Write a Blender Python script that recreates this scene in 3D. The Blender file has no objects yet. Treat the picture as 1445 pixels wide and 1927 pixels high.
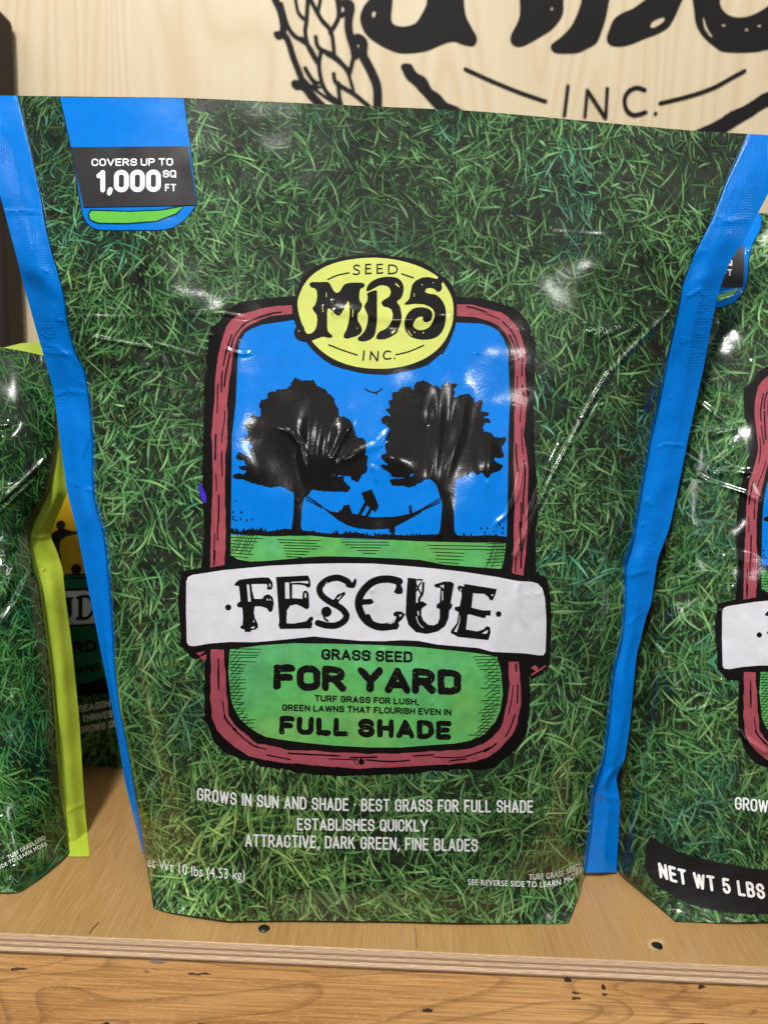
import bpy, bmesh, math, random
import numpy as np
from mathutils import Vector, Matrix
from mathutils.geometry import delaunay_2d_cdt

random.seed(7)
RNG = np.random.default_rng(11)
SC = bpy.context.scene
COL = SC.collection

# ------------------------------------------------------------------ camera
PW, PH, F = 1445.0, 1927.0, 1448.0        # size of the photograph and focal length in its pixels
PITCH, ROLL = math.radians(8.5), math.radians(1.8)
_r0 = np.array([1.0, 0, 0]); _u0 = np.array([0, math.sin(PITCH), math.cos(PITCH)])
FWD = np.array([0, math.cos(PITCH), -math.sin(PITCH)])
RGT = math.cos(ROLL) * _r0 + math.sin(ROLL) * _u0
UPV = -math.sin(ROLL) * _r0 + math.cos(ROLL) * _u0


def raydir(u, v):
    a = (np.asarray(u, float) - PW / 2) / F
    b = -(np.asarray(v, float) - PH / 2) / F
    return a[..., None] * RGT + b[..., None] * UPV + FWD


CAM_H = float(-0.42 * raydir(680, 1735)[2])    # the shelf top is z = 0
EYE = np.array([0, 0, CAM_H])


def at(u, v, Z):
    return EYE + raydir(u, v) * np.asarray(Z, float)[..., None]


def shelf_depth(u, v):
    dz = raydir(u, v)[..., 2]
    return np.where(dz < -0.05, CAM_H / np.maximum(-dz, 1e-6), 5.0)


def at_y(u, v, Y):
    d = raydir(u, v)
    return EYE + d * (np.asarray(Y) / d[..., 1])[..., None]


cam_data = bpy.data.cameras.new('camera')
cam = bpy.data.objects.new('camera', cam_data)
COL.objects.link(cam)
cam.matrix_world = Matrix(((RGT[0], UPV[0], -FWD[0], EYE[0]), (RGT[1], UPV[1], -FWD[1], EYE[1]),
                           (RGT[2], UPV[2], -FWD[2], EYE[2]), (0, 0, 0, 1)))
cam_data.sensor_fit = 'VERTICAL'
cam_data.sensor_height = 36.0
cam_data.sensor_width = 27.0
cam_data.lens = F / PH * 36.0
cam_data.clip_start = 0.01
cam_data.clip_end = 60.0
cam_data.dof.use_dof = True
cam_data.dof.focus_distance = 0.415
cam_data.dof.aperture_fstop = 8.0
SC.camera = cam

# ------------------------------------------------------------------ world (the bounce light of the shop) and lamps
world = bpy.data.worlds.new('World')
SC.world = world
world.use_nodes = True
wn = world.node_tree
bg = wn.nodes['Background']
tc = wn.nodes.new('ShaderNodeTexCoord')
sep = wn.nodes.new('ShaderNodeSeparateXYZ')
ramp = wn.nodes.new('ShaderNodeValToRGB')
mr = wn.nodes.new('ShaderNodeMapRange')
mr.inputs[1].default_value = -1; mr.inputs[2].default_value = 1
ramp.color_ramp.elements[0].position = 0.25
ramp.color_ramp.elements[0].color = (0.16, 0.13, 0.11, 1)
ramp.color_ramp.elements[1].position = 0.75
ramp.color_ramp.elements[1].color = (0.75, 0.76, 0.80, 1)
wn.links.new(tc.outputs['Generated'], sep.inputs[0])
wn.links.new(sep.outputs[2], mr.inputs[0])
wn.links.new(mr.outputs[0], ramp.inputs[0])
wn.links.new(ramp.outputs[0], bg.inputs[0])
bg.inputs[1].default_value = 0.23


def tube(name, loc, target, sx, sy, watts, col=(1, 0.97, 0.93)):
    d = bpy.data.lights.new(name, 'AREA')
    d.shape = 'RECTANGLE'; d.size = sx; d.size_y = sy; d.energy = watts; d.color = col
    o = bpy.data.objects.new(name, d)
    COL.objects.link(o)
    o.location = loc
    o.rotation_euler = (Vector(target) - Vector(loc)).to_track_quat('-Z', 'Y').to_euler()
    return o


tube('unseen_lamp', (-0.36, -0.70, 1.92), (0, 0.45, 0.2), 0.16, 0.40, 47)
tube('unseen_lamp', (-1.15, -0.55, 1.95), (0, 0.45, 0.2), 1.2, 0.05, 5.5)  # narrow strip added so the creases catch thin white highlights
tube('unseen_lamp', (1.05, -0.55, 1.95), (0, 0.45, 0.2), 1.3, 0.05, 8)  # its added partner on the right, also for crease highlights
tube('unseen_lamp', (0.0, -0.10, 2.0), (0, 0.5, 0.2), 1.8, 0.05, 2.5)  # high strip added for highlights on the logo and the dents
tube('veil_fill', (0.3, -2.6, 2.3), (0, 0.45, 0.2), 3.2, 1.6, 4)  # wide dim panel, added to lay a soft veil over the upper film
for lx, lw in ((-1.55, 7), (0.05, 5), (1.5, 7)):
    tube('far_lamp', (lx, -4.2, 2.35), (0, 0.45, 0.2), 0.24, 0.05, lw)
tube('unseen_lamp', (-2.1, -1.2, 1.6), (0, 0.45, 0.2), 0.07, 1.0, 5)  # side strip added as fill and for highlights on upright folds
tube('unseen_lamp', (2.1, -1.2, 1.6), (0, 0.45, 0.2), 0.07, 1.0, 8)  # added side strip on the right, same purpose

SC.view_settings.view_transform = 'Standard'
SC.view_settings.look = 'None'
SC.view_settings.gamma = 1.0
SC.view_settings.exposure = 0.12
SC.view_settings.use_curve_mapping = False


# ------------------------------------------------------------------ materials
def lin(r, g=None, b=None, k=1.0):
    if g is None:
        r, g, b = r
    out = []
    for c in (r, g, b):
        c = c / 255.0
        c = c / 12.92 if c <= 0.04045 else ((c + 0.055) / 1.055) ** 2.4
        out.append(min(1.0, c * k))
    return tuple(out)


class Nodes:
    def __init__(s, name):
        s.m = bpy.data.materials.new(name)
        s.m.use_nodes = True
        s.t = s.m.node_tree
        s.b = s.t.nodes['Principled BSDF']

    def n(s, kind, **kw):
        x = s.t.nodes.new('ShaderNode' + kind)
        for k, v in kw.items():
            if k.startswith('i_'):
                key = k[2:]
                x.inputs[int(key) if key.isdigit() else key.replace('_', ' ')].default_value = v
            else:
                setattr(x, k, v)
        return x

    def l(s, a, b):
        s.t.links.new(a, b)

    def mixc(s, fac, a, b, mode='MIX'):
        x = s.n('Mix', data_type='RGBA', blend_type=mode)
        for sock, val in ((x.inputs[0], fac), (x.inputs[6], a), (x.inputs[7], b)):
            if hasattr(val, 'links'):
                s.l(val, sock)
            elif isinstance(val, (int, float)):
                sock.default_value = val
            else:
                sock.default_value = (*val[:3], 1)
        return x.outputs[2]

    def ramp(s, fac, stops):
        r = s.n('ValToRGB')
        el = r.color_ramp.elements
        while len(el) < len(stops):
            el.new(0.5)
        for e, (p, c) in zip(el, stops):
            e.position = p
            e.color = (c, c, c, 1) if isinstance(c, (int, float)) else (*c, 1)
        s.l(fac, r.inputs[0])
        return r.outputs[0]


def film(name, color=None, rough=0.11, var=0.05, seed_bump=0.09, weave=False, spec=0.5, hue=0.0):
    """printed laminate film: ink colour (or the printed-grass attribute) under a clear gloss"""
    N = Nodes(name)
    uv = N.n('UVMap')
    if color is None:
        a = N.n('Attribute', attribute_name='print')
        base = a.outputs['Color']
    else:
        nz = N.n('TexNoise', i_Scale=42.0, i_Detail=3.0)
        N.l(uv.outputs[0], nz.inputs['Vector'])
        f = N.n('MapRange', i_1=0.3, i_2=0.7, i_3=1 - var, i_4=1 + var)
        N.l(nz.outputs[0], f.inputs[0])
        hs = N.n('HueSaturation', i_Color=(*color, 1))
        N.l(f.outputs[0], hs.inputs['Value'])
        if hue:
            h1 = N.n('TexNoise', i_Scale=7.0, i_Detail=2.0)
            N.l(uv.outputs[0], h1.inputs['Vector'])
            h2 = N.n('MapRange', i_1=0.3, i_2=0.7, i_3=0.5 - hue, i_4=0.5 + hue)
            N.l(h1.outputs[0], h2.inputs[0]); N.l(h2.outputs[0], hs.inputs['Hue'])
        base = hs.outputs[0]
    N.l(base, N.b.inputs['Base Color'])
    rn = N.n('TexNoise', i_Scale=9.0, i_Detail=4.0)
    N.l(uv.outputs[0], rn.inputs['Vector'])
    rr = N.n('MapRange', i_1=0.3, i_2=0.7, i_3=rough * 0.75, i_4=rough * 1.5)
    N.l(rn.outputs[0], rr.inputs[0])
    N.l(rr.outputs[0], N.b.inputs['Roughness'])
    N.b.inputs['Specular IOR Level'].default_value = spec
    bn = N.n('TexNoise', i_Scale=34.0, i_Detail=2.5, i_Distortion=0.6)
    N.l(uv.outputs[0], bn.inputs['Vector'])
    bp = N.n('Bump', i_Strength=seed_bump, i_Distance=0.0008)
    N.l(bn.outputs[0], bp.inputs['Height'])
    last = bp
    fine = N.n('TexNoise', i_Scale=210.0, i_Detail=1.0)
    N.l(uv.outputs[0], fine.inputs['Vector'])
    b3 = N.n('Bump', i_Strength=0.035, i_Distance=0.0004)
    N.l(fine.outputs[0], b3.inputs['Height'])
    N.l(bp.outputs[0], b3.inputs['Normal'])
    last = b3
    if weave:   # the embossed grid of the heat seal
        w1 = N.n('TexWave', wave_type='BANDS', bands_direction='X', i_Scale=62.0, i_Distortion=0.4, i_Detail=0.0)
        w2 = N.n('TexWave', wave_type='BANDS', bands_direction='Y', i_Scale=62.0, i_Distortion=0.4, i_Detail=0.0)
        N.l(uv.outputs[0], w1.inputs['Vector']); N.l(uv.outputs[0], w2.inputs['Vector'])
        ad = N.n('Math', operation='MULTIPLY')
        N.l(w1.outputs['Fac'], ad.inputs[0]); N.l(w2.outputs['Fac'], ad.inputs[1])
        b2 = N.n('Bump', i_Strength=0.14, i_Distance=0.0005)
        N.l(ad.outputs[0], b2.inputs['Height']); N.l(last.outputs[0], b2.inputs['Normal'])
        last = b2
    N.l(last.outputs[0], N.b.inputs['Normal'])
    return N.m


M = {
    'grass': film('printed_grass_film'),
    'blue': film('blue_seal_film', lin(0, 124, 224, k=0.86), rough=0.12, seed_bump=0.1, weave=True, spec=0.35),
    'sky': film('blue_ink_film', lin(0, 126, 226, k=0.82), spec=0.4),
    'black': film('black_ink_film', (0.0045, 0.0038, 0.0034), var=0.2),
    'red': film('red_ink_film', lin(150, 70, 80), var=0.12),
    'lawn': film('green_ink_film', lin(84, 160, 86), var=0.14, hue=0.03),
    'white': film('white_ink_film', (0.585, 0.585, 0.63), var=0.05, seed_bump=0.32),
    'oval': film('yellow_ink_film', lin(194, 202, 104), var=0.05),
    'pale': film('pale_lettering_film', (0.74, 0.76, 0.74), var=0.05),
    'teal': film('teal_outline_film', (0.003, 0.03, 0.06)),
    'blade': film('lime_blade_film', lin(96, 182, 66)),
    'sticker': film('black_sticker_paper', (0.010, 0.0095, 0.011), rough=0.45, seed_bump=0.05, spec=0.25),
    'sticker_white': film('white_sticker_ink', (0.86, 0.86, 0.86), rough=0.38, seed_bump=0.05),
    'lime': film('lime_seal_film', lin(165, 186, 56), rough=0.3, seed_bump=0.12),
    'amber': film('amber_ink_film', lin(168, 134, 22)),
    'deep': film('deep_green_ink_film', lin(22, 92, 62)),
    'violet': film('violet_film', (0.05, 0.02, 0.5)),  # for one small violet mark beside the emblem
}


# ------------------------------------------------------------------ 2-D helpers (all in pixels of the photograph)
def table(pts, lo=-700, hi=2600, sm=10):
    """smooth 1-D function through points"""
    p = np.array(sorted(pts), float)
    x = np.arange(lo, hi + 1.0)
    y = np.interp(x, p[:, 0], p[:, 1])
    i0 = p[0, 0]; s0 = (p[1, 1] - p[0, 1]) / (p[1, 0] - p[0, 0])
    y = np.where(x < i0, p[0, 1] + (x - i0) * s0 * 0.6, y)
    i1 = p[-1, 0]; s1 = (p[-1, 1] - p[-2, 1]) / (p[-1, 0] - p[-2, 0])
    y = np.where(x > i1, p[-1, 1] + (x - i1) * s1 * 0.6, y)
    if sm:
        k = np.exp(-0.5 * (np.arange(-3 * sm, 3 * sm + 1) / sm) ** 2); k /= k.sum()
        y = np.convolve(np.pad(y, 3 * sm, mode='edge'), k, mode='valid')
    return lambda q: np.interp(q, x, y)


def cat(pts, n=5, closed=True):
    """Catmull-Rom through the points"""
    p = np.array(pts, float)
    N = len(p)
    out = []
    rng = range(N) if closed else range(N - 1)
    for i in rng:
        if closed:
            a, b, c, d = p[i - 1], p[i], p[(i + 1) % N], p[(i + 2) % N]
        else:
            a, b, c, d = p[max(i - 1, 0)], p[i], p[i + 1], p[min(i + 2, N - 1)]
        for t in np.linspace(0, 1, n, endpoint=False):
            out.append(0.5 * (2 * b + (c - a) * t + (2 * a - 5 * b + 4 * c - d) * t * t + (3 * b - a - 3 * c + d) * t ** 3))
    if not closed:
        out.append(p[-1])
    return np.array(out)


def dens(p, step=7.0):
    p = np.array(p, float)
    out = []
    for i in range(len(p)):
        a, b = p[i], p[(i + 1) % len(p)]
        k = max(1, int(np.hypot(*(b - a)) // step))
        for j in range(k):
            out.append(a + (b - a) * j / k)
    return np.array(out)


def zoomed(pts, x0, y0, s):
    return [(x0 + x * s, y0 + y * s) for x, y in pts]


def wobble(p, amp=1.2, step=6, seed=0):
    r = np.random.default_rng(seed)
    q = dens(p, step)
    n = len(q)
    d = np.roll(q, -1, 0) - np.roll(q, 1, 0)
    nn = np.stack([d[:, 1], -d[:, 0]], 1) / (np.hypot(d[:, 0], d[:, 1])[:, None] + 1e-6)
    w = r.normal(0, 1, n)
    w = (w + np.roll(w, 1) + np.roll(w, 2)) / 1.7
    return q + nn * (w * amp)[:, None]


def scallop(p, amp=4.0, wave=15.0, seed=0):
    """leafy edge: round bumps along an outline"""
    r = np.random.default_rng(seed)
    q = dens(p, 2.2)
    d = np.roll(q, -1, 0) - np.roll(q, 1, 0)
    ln = np.hypot(*(np.roll(q, -1, 0) - q).T)
    s = np.concatenate([[0], np.cumsum(ln)[:-1]])
    s = s + np.interp(s, np.arange(0, s[-1] + 40, 20), r.uniform(-5, 5, len(np.arange(0, s[-1] + 40, 20))))
    nn = np.stack([d[:, 1], -d[:, 0]], 1) / (np.hypot(d[:, 0], d[:, 1])[:, None] + 1e-6)
    area = np.sum(q[:, 0] * np.roll(q[:, 1], -1) - np.roll(q[:, 0], -1) * q[:, 1])
    sg = 1 if area > 0 else -1
    am = amp * (0.6 + 0.5 * np.sin(s / 47.0 + seed))
    return q + sg * nn * (am * (np.abs(np.sin(math.pi * s / wave)) - 0.45))[:, None]


def stroke(pts, w, smooth=True, w2=None):
    p = cat(pts, 6, False) if smooth and len(pts) > 2 else np.array(pts, float)
    n = len(p)
    ww = np.linspace(w, w if w2 is None else w2, n) / 2
    d = np.gradient(p, axis=0)
    d /= np.hypot(d[:, 0], d[:, 1])[:, None] + 1e-9
    nn = np.stack([-d[:, 1], d[:, 0]], 1)
    L = p + nn * ww[:, None]; R = p - nn * ww[:, None]
    a0 = math.atan2(nn[-1, 1], nn[-1, 0]); a1 = math.atan2(-nn[0, 1], -nn[0, 0])
    c0 = [p[-1] + ww[-1] * np.array([math.cos(a0 - t), math.sin(a0 - t)]) for t in np.linspace(0, math.pi, 7)[1:-1]]
    c1 = [p[0] + ww[0] * np.array([math.cos(a1 - t), math.sin(a1 - t)]) for t in np.linspace(0, math.pi, 7)[1:-1]]
    return np.array(list(L) + c0 + list(R[::-1]) + c1)


def disc(x, y, r, n=14, ry=None):
    return np.array([(x + r * math.cos(a), y + (ry or r) * math.sin(a)) for a in np.linspace(0, 2 * math.pi, n, endpoint=False)])


def inside(px, py, poly):
    res = np.zeros(px.shape, bool)
    bb = (px >= poly[:, 0].min()) & (px <= poly[:, 0].max()) & (py >= poly[:, 1].min()) & (py <= poly[:, 1].max())
    ix = np.nonzero(bb)
    x, y = px[ix], py[ix]
    c = np.zeros(x.shape, bool)
    xa, ya = poly[:, 0], poly[:, 1]
    xb, yb = np.roll(xa, -1), np.roll(ya, -1)
    for i in range(len(poly)):
        if ya[i] == yb[i]:
            continue
        m = (ya[i] > y) != (yb[i] > y)
        c ^= m & (x < (xb[i] - xa[i]) * (y - ya[i]) / (yb[i] - ya[i]) + xa[i])
    res[ix] = c
    return res


_glyph = {}


def glyph_loops(body, bold, space):
    key = (body, bold, space)
    if key in _glyph:
        return _glyph[key]

    def mesh_of(txt):
        cu = bpy.data.curves.new('text', 'FONT')
        cu.body = txt; cu.offset = bold; cu.space_character = space; cu.resolution_u = 5
        o = bpy.data.objects.new('text', cu)
        COL.objects.link(o)
        me = bpy.data.meshes.new_from_object(o)
        co = np.array([v.co[:2] for v in me.vertices])
        cnt = {}
        for p in me.polygons:
            vs = list(p.vertices)
            for i in range(len(vs)):
                a, b = vs[i], vs[(i + 1) % len(vs)]
                k = (min(a, b), max(a, b))
                cnt[k] = cnt.get(k, 0) + 1
        nb = {}
        for (a, b), c in cnt.items():
            if c == 1:
                nb.setdefault(a, []).append(b); nb.setdefault(b, []).append(a)
        loops, seen = [], set()
        for s in nb:
            if s in seen:
                continue
            lp, cur, prev = [], s, None
            while cur not in seen:
                seen.add(cur); lp.append(cur)
                nx = [q for q in nb[cur] if q != prev and q not in seen]
                if not nx:
                    break
                prev, cur = cur, nx[0]
            if len(lp) > 2:
                loops.append(co[lp])
        bpy.data.objects.remove(o); bpy.data.curves.remove(cu); bpy.data.meshes.remove(me)
        return loops
    H = np.concatenate(mesh_of('H'))
    loops = mesh_of(body)
    allp = np.concatenate(loops)
    x0, x1 = allp[:, 0].min(), allp[:, 0].max()
    y0, y1 = H[:, 1].min(), H[:, 1].max()
    out = [np.stack([(l[:, 0] - x0) / (x1 - x0), (l[:, 1] - y0) / (y1 - y0)], 1) for l in loops]
    _glyph[key] = out
    return out


def text(body, x0, x1, base, cap, bold=0.0, space=1.0, lean=0.0):
    """lettering between x0 and x1 along a baseline [(x, y)...], capitals 'cap' pixels high"""
    b = np.array(base, float)
    out = []
    for l in glyph_loops(body, bold, space):
        X = x0 + l[:, 0] * (x1 - x0) + lean * l[:, 1] * cap
        Y = np.interp(X, b[:, 0], b[:, 1]) - l[:, 1] * cap
        if len(b) == 2:
            Y = b[0, 1] + (X - b[0, 0]) * (b[1, 1] - b[0, 1]) / (b[1, 0] - b[0, 0]) - l[:, 1] * cap
        out.append(np.stack([X, Y], 1))
    return out


# ------------------------------------------------------------------ drawn block lettering (strokes), for the squarer sans of the print
def _arc(cx, cy, rx, ry, a0, a1, n=9):
    t = np.radians(np.linspace(a0, a1, n))
    return [(cx + rx * math.cos(q), cy + ry * math.sin(q)) for q in t]


def _letters():
    r = 0.25
    G = {}
    L = lambda *p: list(p)
    w = 0.5
    top = lambda a0=180, a1=0: _arc(w / 2, 1 - r, w / 2, r, a0, a1)
    bot = lambda a0=180, a1=360: _arc(w / 2, r, w / 2, r, a0, a1)
    G['A'] = (0.56, [L((0, 0), (0.28, 1)), L((0.56, 0), (0.28, 1)), L((0.1, 0.28), (0.46, 0.28))])
    G['B'] = (0.5, [L((0, 0), (0, 1)), L((0, 1), (0.25, 1)) + _arc(0.25, 0.76, 0.22, 0.24, 80, -90), L((0, 0.52), (0.26, 0.52)) + _arc(0.26, 0.26, 0.24, 0.26, 80, -90) + L((0.0, 0))])
    G['C'] = (0.5, [L((0.5, 0.68)) + top(0, 180) + bot(180, 360) + L((0.5, 0.32))])
    G['D'] = (0.5, [L((0, 0), (0, 1)), L((0, 1), (0.24, 1)) + _arc(0.24, 0.74, 0.26, 0.26, 85, 0) + _arc(0.24, 0.26, 0.26, 0.26, 0, -85) + L((0.0, 0))])
    G['E'] = (0.44, [L((0, 0), (0, 1)), L((0, 1), (0.44, 1)), L((0, 0.52), (0.38, 0.52)), L((0, 0), (0.44, 0))])
    G['F'] = (0.43, [L((0, 0), (0, 1)), L((0, 1), (0.43, 1)), L((0, 0.5), (0.37, 0.5))])
    G['G'] = (0.5, [L((0.5, 0.7)) + top(0, 180) + bot(180, 360) + L((0.5, 0.47)), L((0.5, 0.47), (0.29, 0.47))])
    G['H'] = (0.5, [L((0, 0), (0, 1)), L((0.5, 0), (0.5, 1)), L((0, 0.52), (0.5, 0.52))])
    G['I'] = (0.0, [L((0, 0), (0, 1))])
    G['K'] = (0.52, [L((0, 0), (0, 1)), L((0.5, 1), (0.03, 0.42)), L((0.18, 0.6), (0.52, 0))])
    G['L'] = (0.42, [L((0, 0), (0, 1)), L((0, 0), (0.42, 0))])
    G['M'] = (0.66, [L((0, 0), (0, 1)), L((0, 1), (0.33, 0.3)), L((0.66, 1), (0.33, 0.3)), L((0.66, 0), (0.66, 1))])
    G['N'] = (0.52, [L((0, 0), (0, 1)), L((0, 1), (0.52, 0)), L((0.52, 0), (0.52, 1))])
    G['O'] = (0.5, [L((0.25, 1)) + top(90, 180) + bot(180, 270), L((0.25, 1)) + top(90, 0) + bot(360, 270)])
    G['P'] = (0.48, [L((0, 0), (0, 1)), L((0, 1), (0.24, 1)) + _arc(0.24, 0.73, 0.24, 0.27, 80, -90) + L((0, 0.46))])
    G['Q'] = (0.5, G['O'][1] + [L((0.3, 0.22), (0.52, -0.06))])
    G['R'] = (0.5, [L((0, 0), (0, 1)), L((0, 1), (0.24, 1)) + _arc(0.24, 0.74, 0.24, 0.26, 80, -90) + L((0, 0.48)), L((0.24, 0.48), (0.5, 0))])
    G['S'] = (0.5, [L((0.5, 0.74)) + top(10, 180) + _arc(0.25, 0.75, 0.25, 0.24, 185, 262, 5) + _arc(0.25, 0.27, 0.25, 0.25, 85, 0, 6) + bot(355, 180) + L((0, 0.27))])
    G['T'] = (0.5, [L((0.25, 0), (0.25, 1)), L((0, 1), (0.5, 1))])
    G['U'] = (0.5, [L((0, 1)) + bot(180, 360) + L((0.5, 1))])
    G['V'] = (0.56, [L((0, 1), (0.28, 0)), L((0.56, 1), (0.28, 0))])
    G['W'] = (0.8, [L((0, 1), (0.2, 0)), L((0.4, 0.95), (0.2, 0)), L((0.4, 0.95), (0.6, 0)), L((0.8, 1), (0.6, 0))])
    G['Y'] = (0.56, [L((0, 1), (0.28, 0.45)), L((0.56, 1), (0.28, 0.45)), L((0.28, 0), (0.28, 0.47))])
    G['0'] = G['O']
    G['1'] = (0.24, [L((0.2, 0), (0.2, 1)), L((0.2, 0.98), (0.0, 0.8))])
    G['5'] = (0.48, [L((0.44, 1), (0.06, 1)), L((0.06, 1), (0.03, 0.52)), L((0.03, 0.54), (0.14, 0.6)) + _arc(0.23, 0.31, 0.25, 0.31, 90, -90) + _arc(0.23, 0.25, 0.23, 0.25, 270, 185, 5)])
    G['.'] = (0.0, [L((0, 0.0), (0, 0.02))])
    G[','] = (0.04, [L((0.04, 0.02), (-0.02, -0.18))])
    G['\u00b7'] = (0.0, [L((0, 0.5), (0, 0.52))])
    return G


LETTERS = _letters()


def block(body, x0, x1, base, cap, th, gap=0.2, shear=0.0, rough=0.0, seed=0):
    """stroke lettering between x0 and x1; th = stroke thickness in pixels"""
    b = np.array(base, float)
    g = gap * cap * 0.55
    ws = [None if c == ' ' else LETTERS[c][0] for c in body]
    nl = sum(w is not None for w in ws); ns = sum(w is None for w in ws)
    sp = 0.30 * cap + th * 0.3
    room = (x1 - x0) - nl * th - (nl - 1) * g - ns * sp
    sx = room / sum(w for w in ws if w is not None)
    adv, x = [], 0.0
    for ch, w in zip(body, ws):
        if w is None:
            x += sp
            continue
        adv.append((x, LETTERS[ch][1])); x += w * sx + th + g
    out = []
    r = np.random.default_rng(seed)
    for ax, st in adv:
        for p in st:
            q = np.array(p, float)
            X = x0 + th / 2 + q[:, 0] * sx + ax
            hy = th / 2 + q[:, 1] * (cap - th)
            X = X + shear * hy
            if len(b) == 2:
                B = b[0, 1] + (X - b[0, 0]) * (b[1, 1] - b[0, 1]) / (b[1, 0] - b[0, 0])
            else:
                B = np.interp(X, b[:, 0], b[:, 1])
            s = stroke(np.stack([X, B - hy], 1), th, False)
            out.append(wobble(s, rough, 4, int(r.integers(1e6))) if rough else s)
    return out


# ------------------------------------------------------------------ height maps of the film (dents, folds, creases)
class Relief:
    def __init__(s, u0, v0, u1, v1):
        s.u0, s.v0 = u0, v0
        s.a = np.zeros((int(v1 - v0) + 1, int(u1 - u0) + 1))

    def noise(s, cell, amp, seed):
        r = np.random.default_rng(seed)
        h, w = s.a.shape
        gy, gx = int(h / cell) + 5, int(w / cell) + 5
        g = r.normal(0, 1, (gy, gx))
        y = np.arange(h) / cell + 1; x = np.arange(w) / cell + 1

        def wts(t):
            i = t.astype(int); f = t - i
            return i, np.stack([(1 - f) ** 3 / 6, (3 * f ** 3 - 6 * f ** 2 + 4) / 6, (-3 * f ** 3 + 3 * f ** 2 + 3 * f + 1) / 6, f ** 3 / 6])
        iy, wy = wts(y); ix, wx = wts(x)
        t = sum(wy[k][:, None] * g[iy - 1 + k] for k in range(4))
        s.a += amp * sum(wx[k][None, :] * t[:, ix - 1 + k] for k in range(4)) * 1.6

    gain = 1.0
    crease = None

    def ridge(s, pts, w, h, ends=0.25, smooth=False, skew=0.0, w2=None):
        """a fold of half width w (px) and height h (m) along a polyline, fading at its ends"""
        p = cat(pts, 8, False) if smooth and len(pts) > 2 else np.array(pts, float)
        if w2 is None and w <= 4.5 and s.crease:
            w, h = w * s.crease[0], h * s.crease[1]
        w2 = w2 or w
        mg = 4 * max(w, w2)
        ua, ub = int(p[:, 0].min() - mg - s.u0), int(p[:, 0].max() + mg - s.u0)
        va, vb = int(p[:, 1].min() - mg - s.v0), int(p[:, 1].max() + mg - s.v0)
        H, W = s.a.shape
        ua, va, ub, vb = max(ua, 0), max(va, 0), min(ub, W - 1), min(vb, H - 1)
        if ub <= ua or vb <= va:
            return
        X, Y = np.meshgrid(np.arange(ua, ub + 1) + s.u0, np.arange(va, vb + 1) + s.v0)
        best = np.full(X.shape, 1e9); pos = np.zeros(X.shape); side = np.zeros(X.shape)
        seg = np.hypot(*(p[1:] - p[:-1]).T); tot = seg.sum(); acc = 0
        for i in range(len(p) - 1):
            d = p[i + 1] - p[i]
            L = seg[i] + 1e-9
            t = np.clip(((X - p[i, 0]) * d[0] + (Y - p[i, 1]) * d[1]) / L ** 2, 0, 1)
            dx, dy = X - p[i, 0] - t * d[0], Y - p[i, 1] - t * d[1]
            q = np.hypot(dx, dy)
            m = q < best
            best = np.where(m, q, best); pos = np.where(m, (acc + t * L) / tot, pos)
            side = np.where(m, np.sign(d[0] * dy - d[1] * dx), side)
            acc += L
        fade = np.clip(np.minimum(pos, 1 - pos) / max(ends, 1e-6), 0, 1)
        fade = fade * fade * (3 - 2 * fade) * 0.92 + 0.08
        ww = (w + (w2 - w) * pos) * (1 + skew * side)
        s.a[va:vb + 1, ua:ub + 1] += s.gain * h * fade * np.exp(-(best / ww) ** 2)

    def blob(s, x, y, rx, ry, h, ang=0):
        p = math.radians(ang)
        H, W = s.a.shape
        r = 3 * max(rx, ry)
        ua, ub = max(int(x - r - s.u0), 0), min(int(x + r - s.u0), W - 1)
        va, vb = max(int(y - r - s.v0), 0), min(int(y + r - s.v0), H - 1)
        if ub <= ua or vb <= va:
            return
        X, Y = np.meshgrid(np.arange(ua, ub + 1) + s.u0 - x, np.arange(va, vb + 1) + s.v0 - y)
        a = (X * math.cos(p) + Y * math.sin(p)) / rx; b = (-X * math.sin(p) + Y * math.cos(p)) / ry
        s.a[va:vb + 1, ua:ub + 1] += s.gain * h * np.exp(-(a * a + b * b))

    def __call__(s, u, v):
        H, W = s.a.shape
        x = np.clip(u - s.u0, 0, W - 1.001); y = np.clip(v - s.v0, 0, H - 1.001)
        i, j = x.astype(int), y.astype(int)
        fx, fy = x - i, y - j
        a = s.a
        return (a[j, i] * (1 - fx) + a[j, i + 1] * fx) * (1 - fy) + (a[j + 1, i] * (1 - fx) + a[j + 1, i + 1] * fx) * fy


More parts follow.
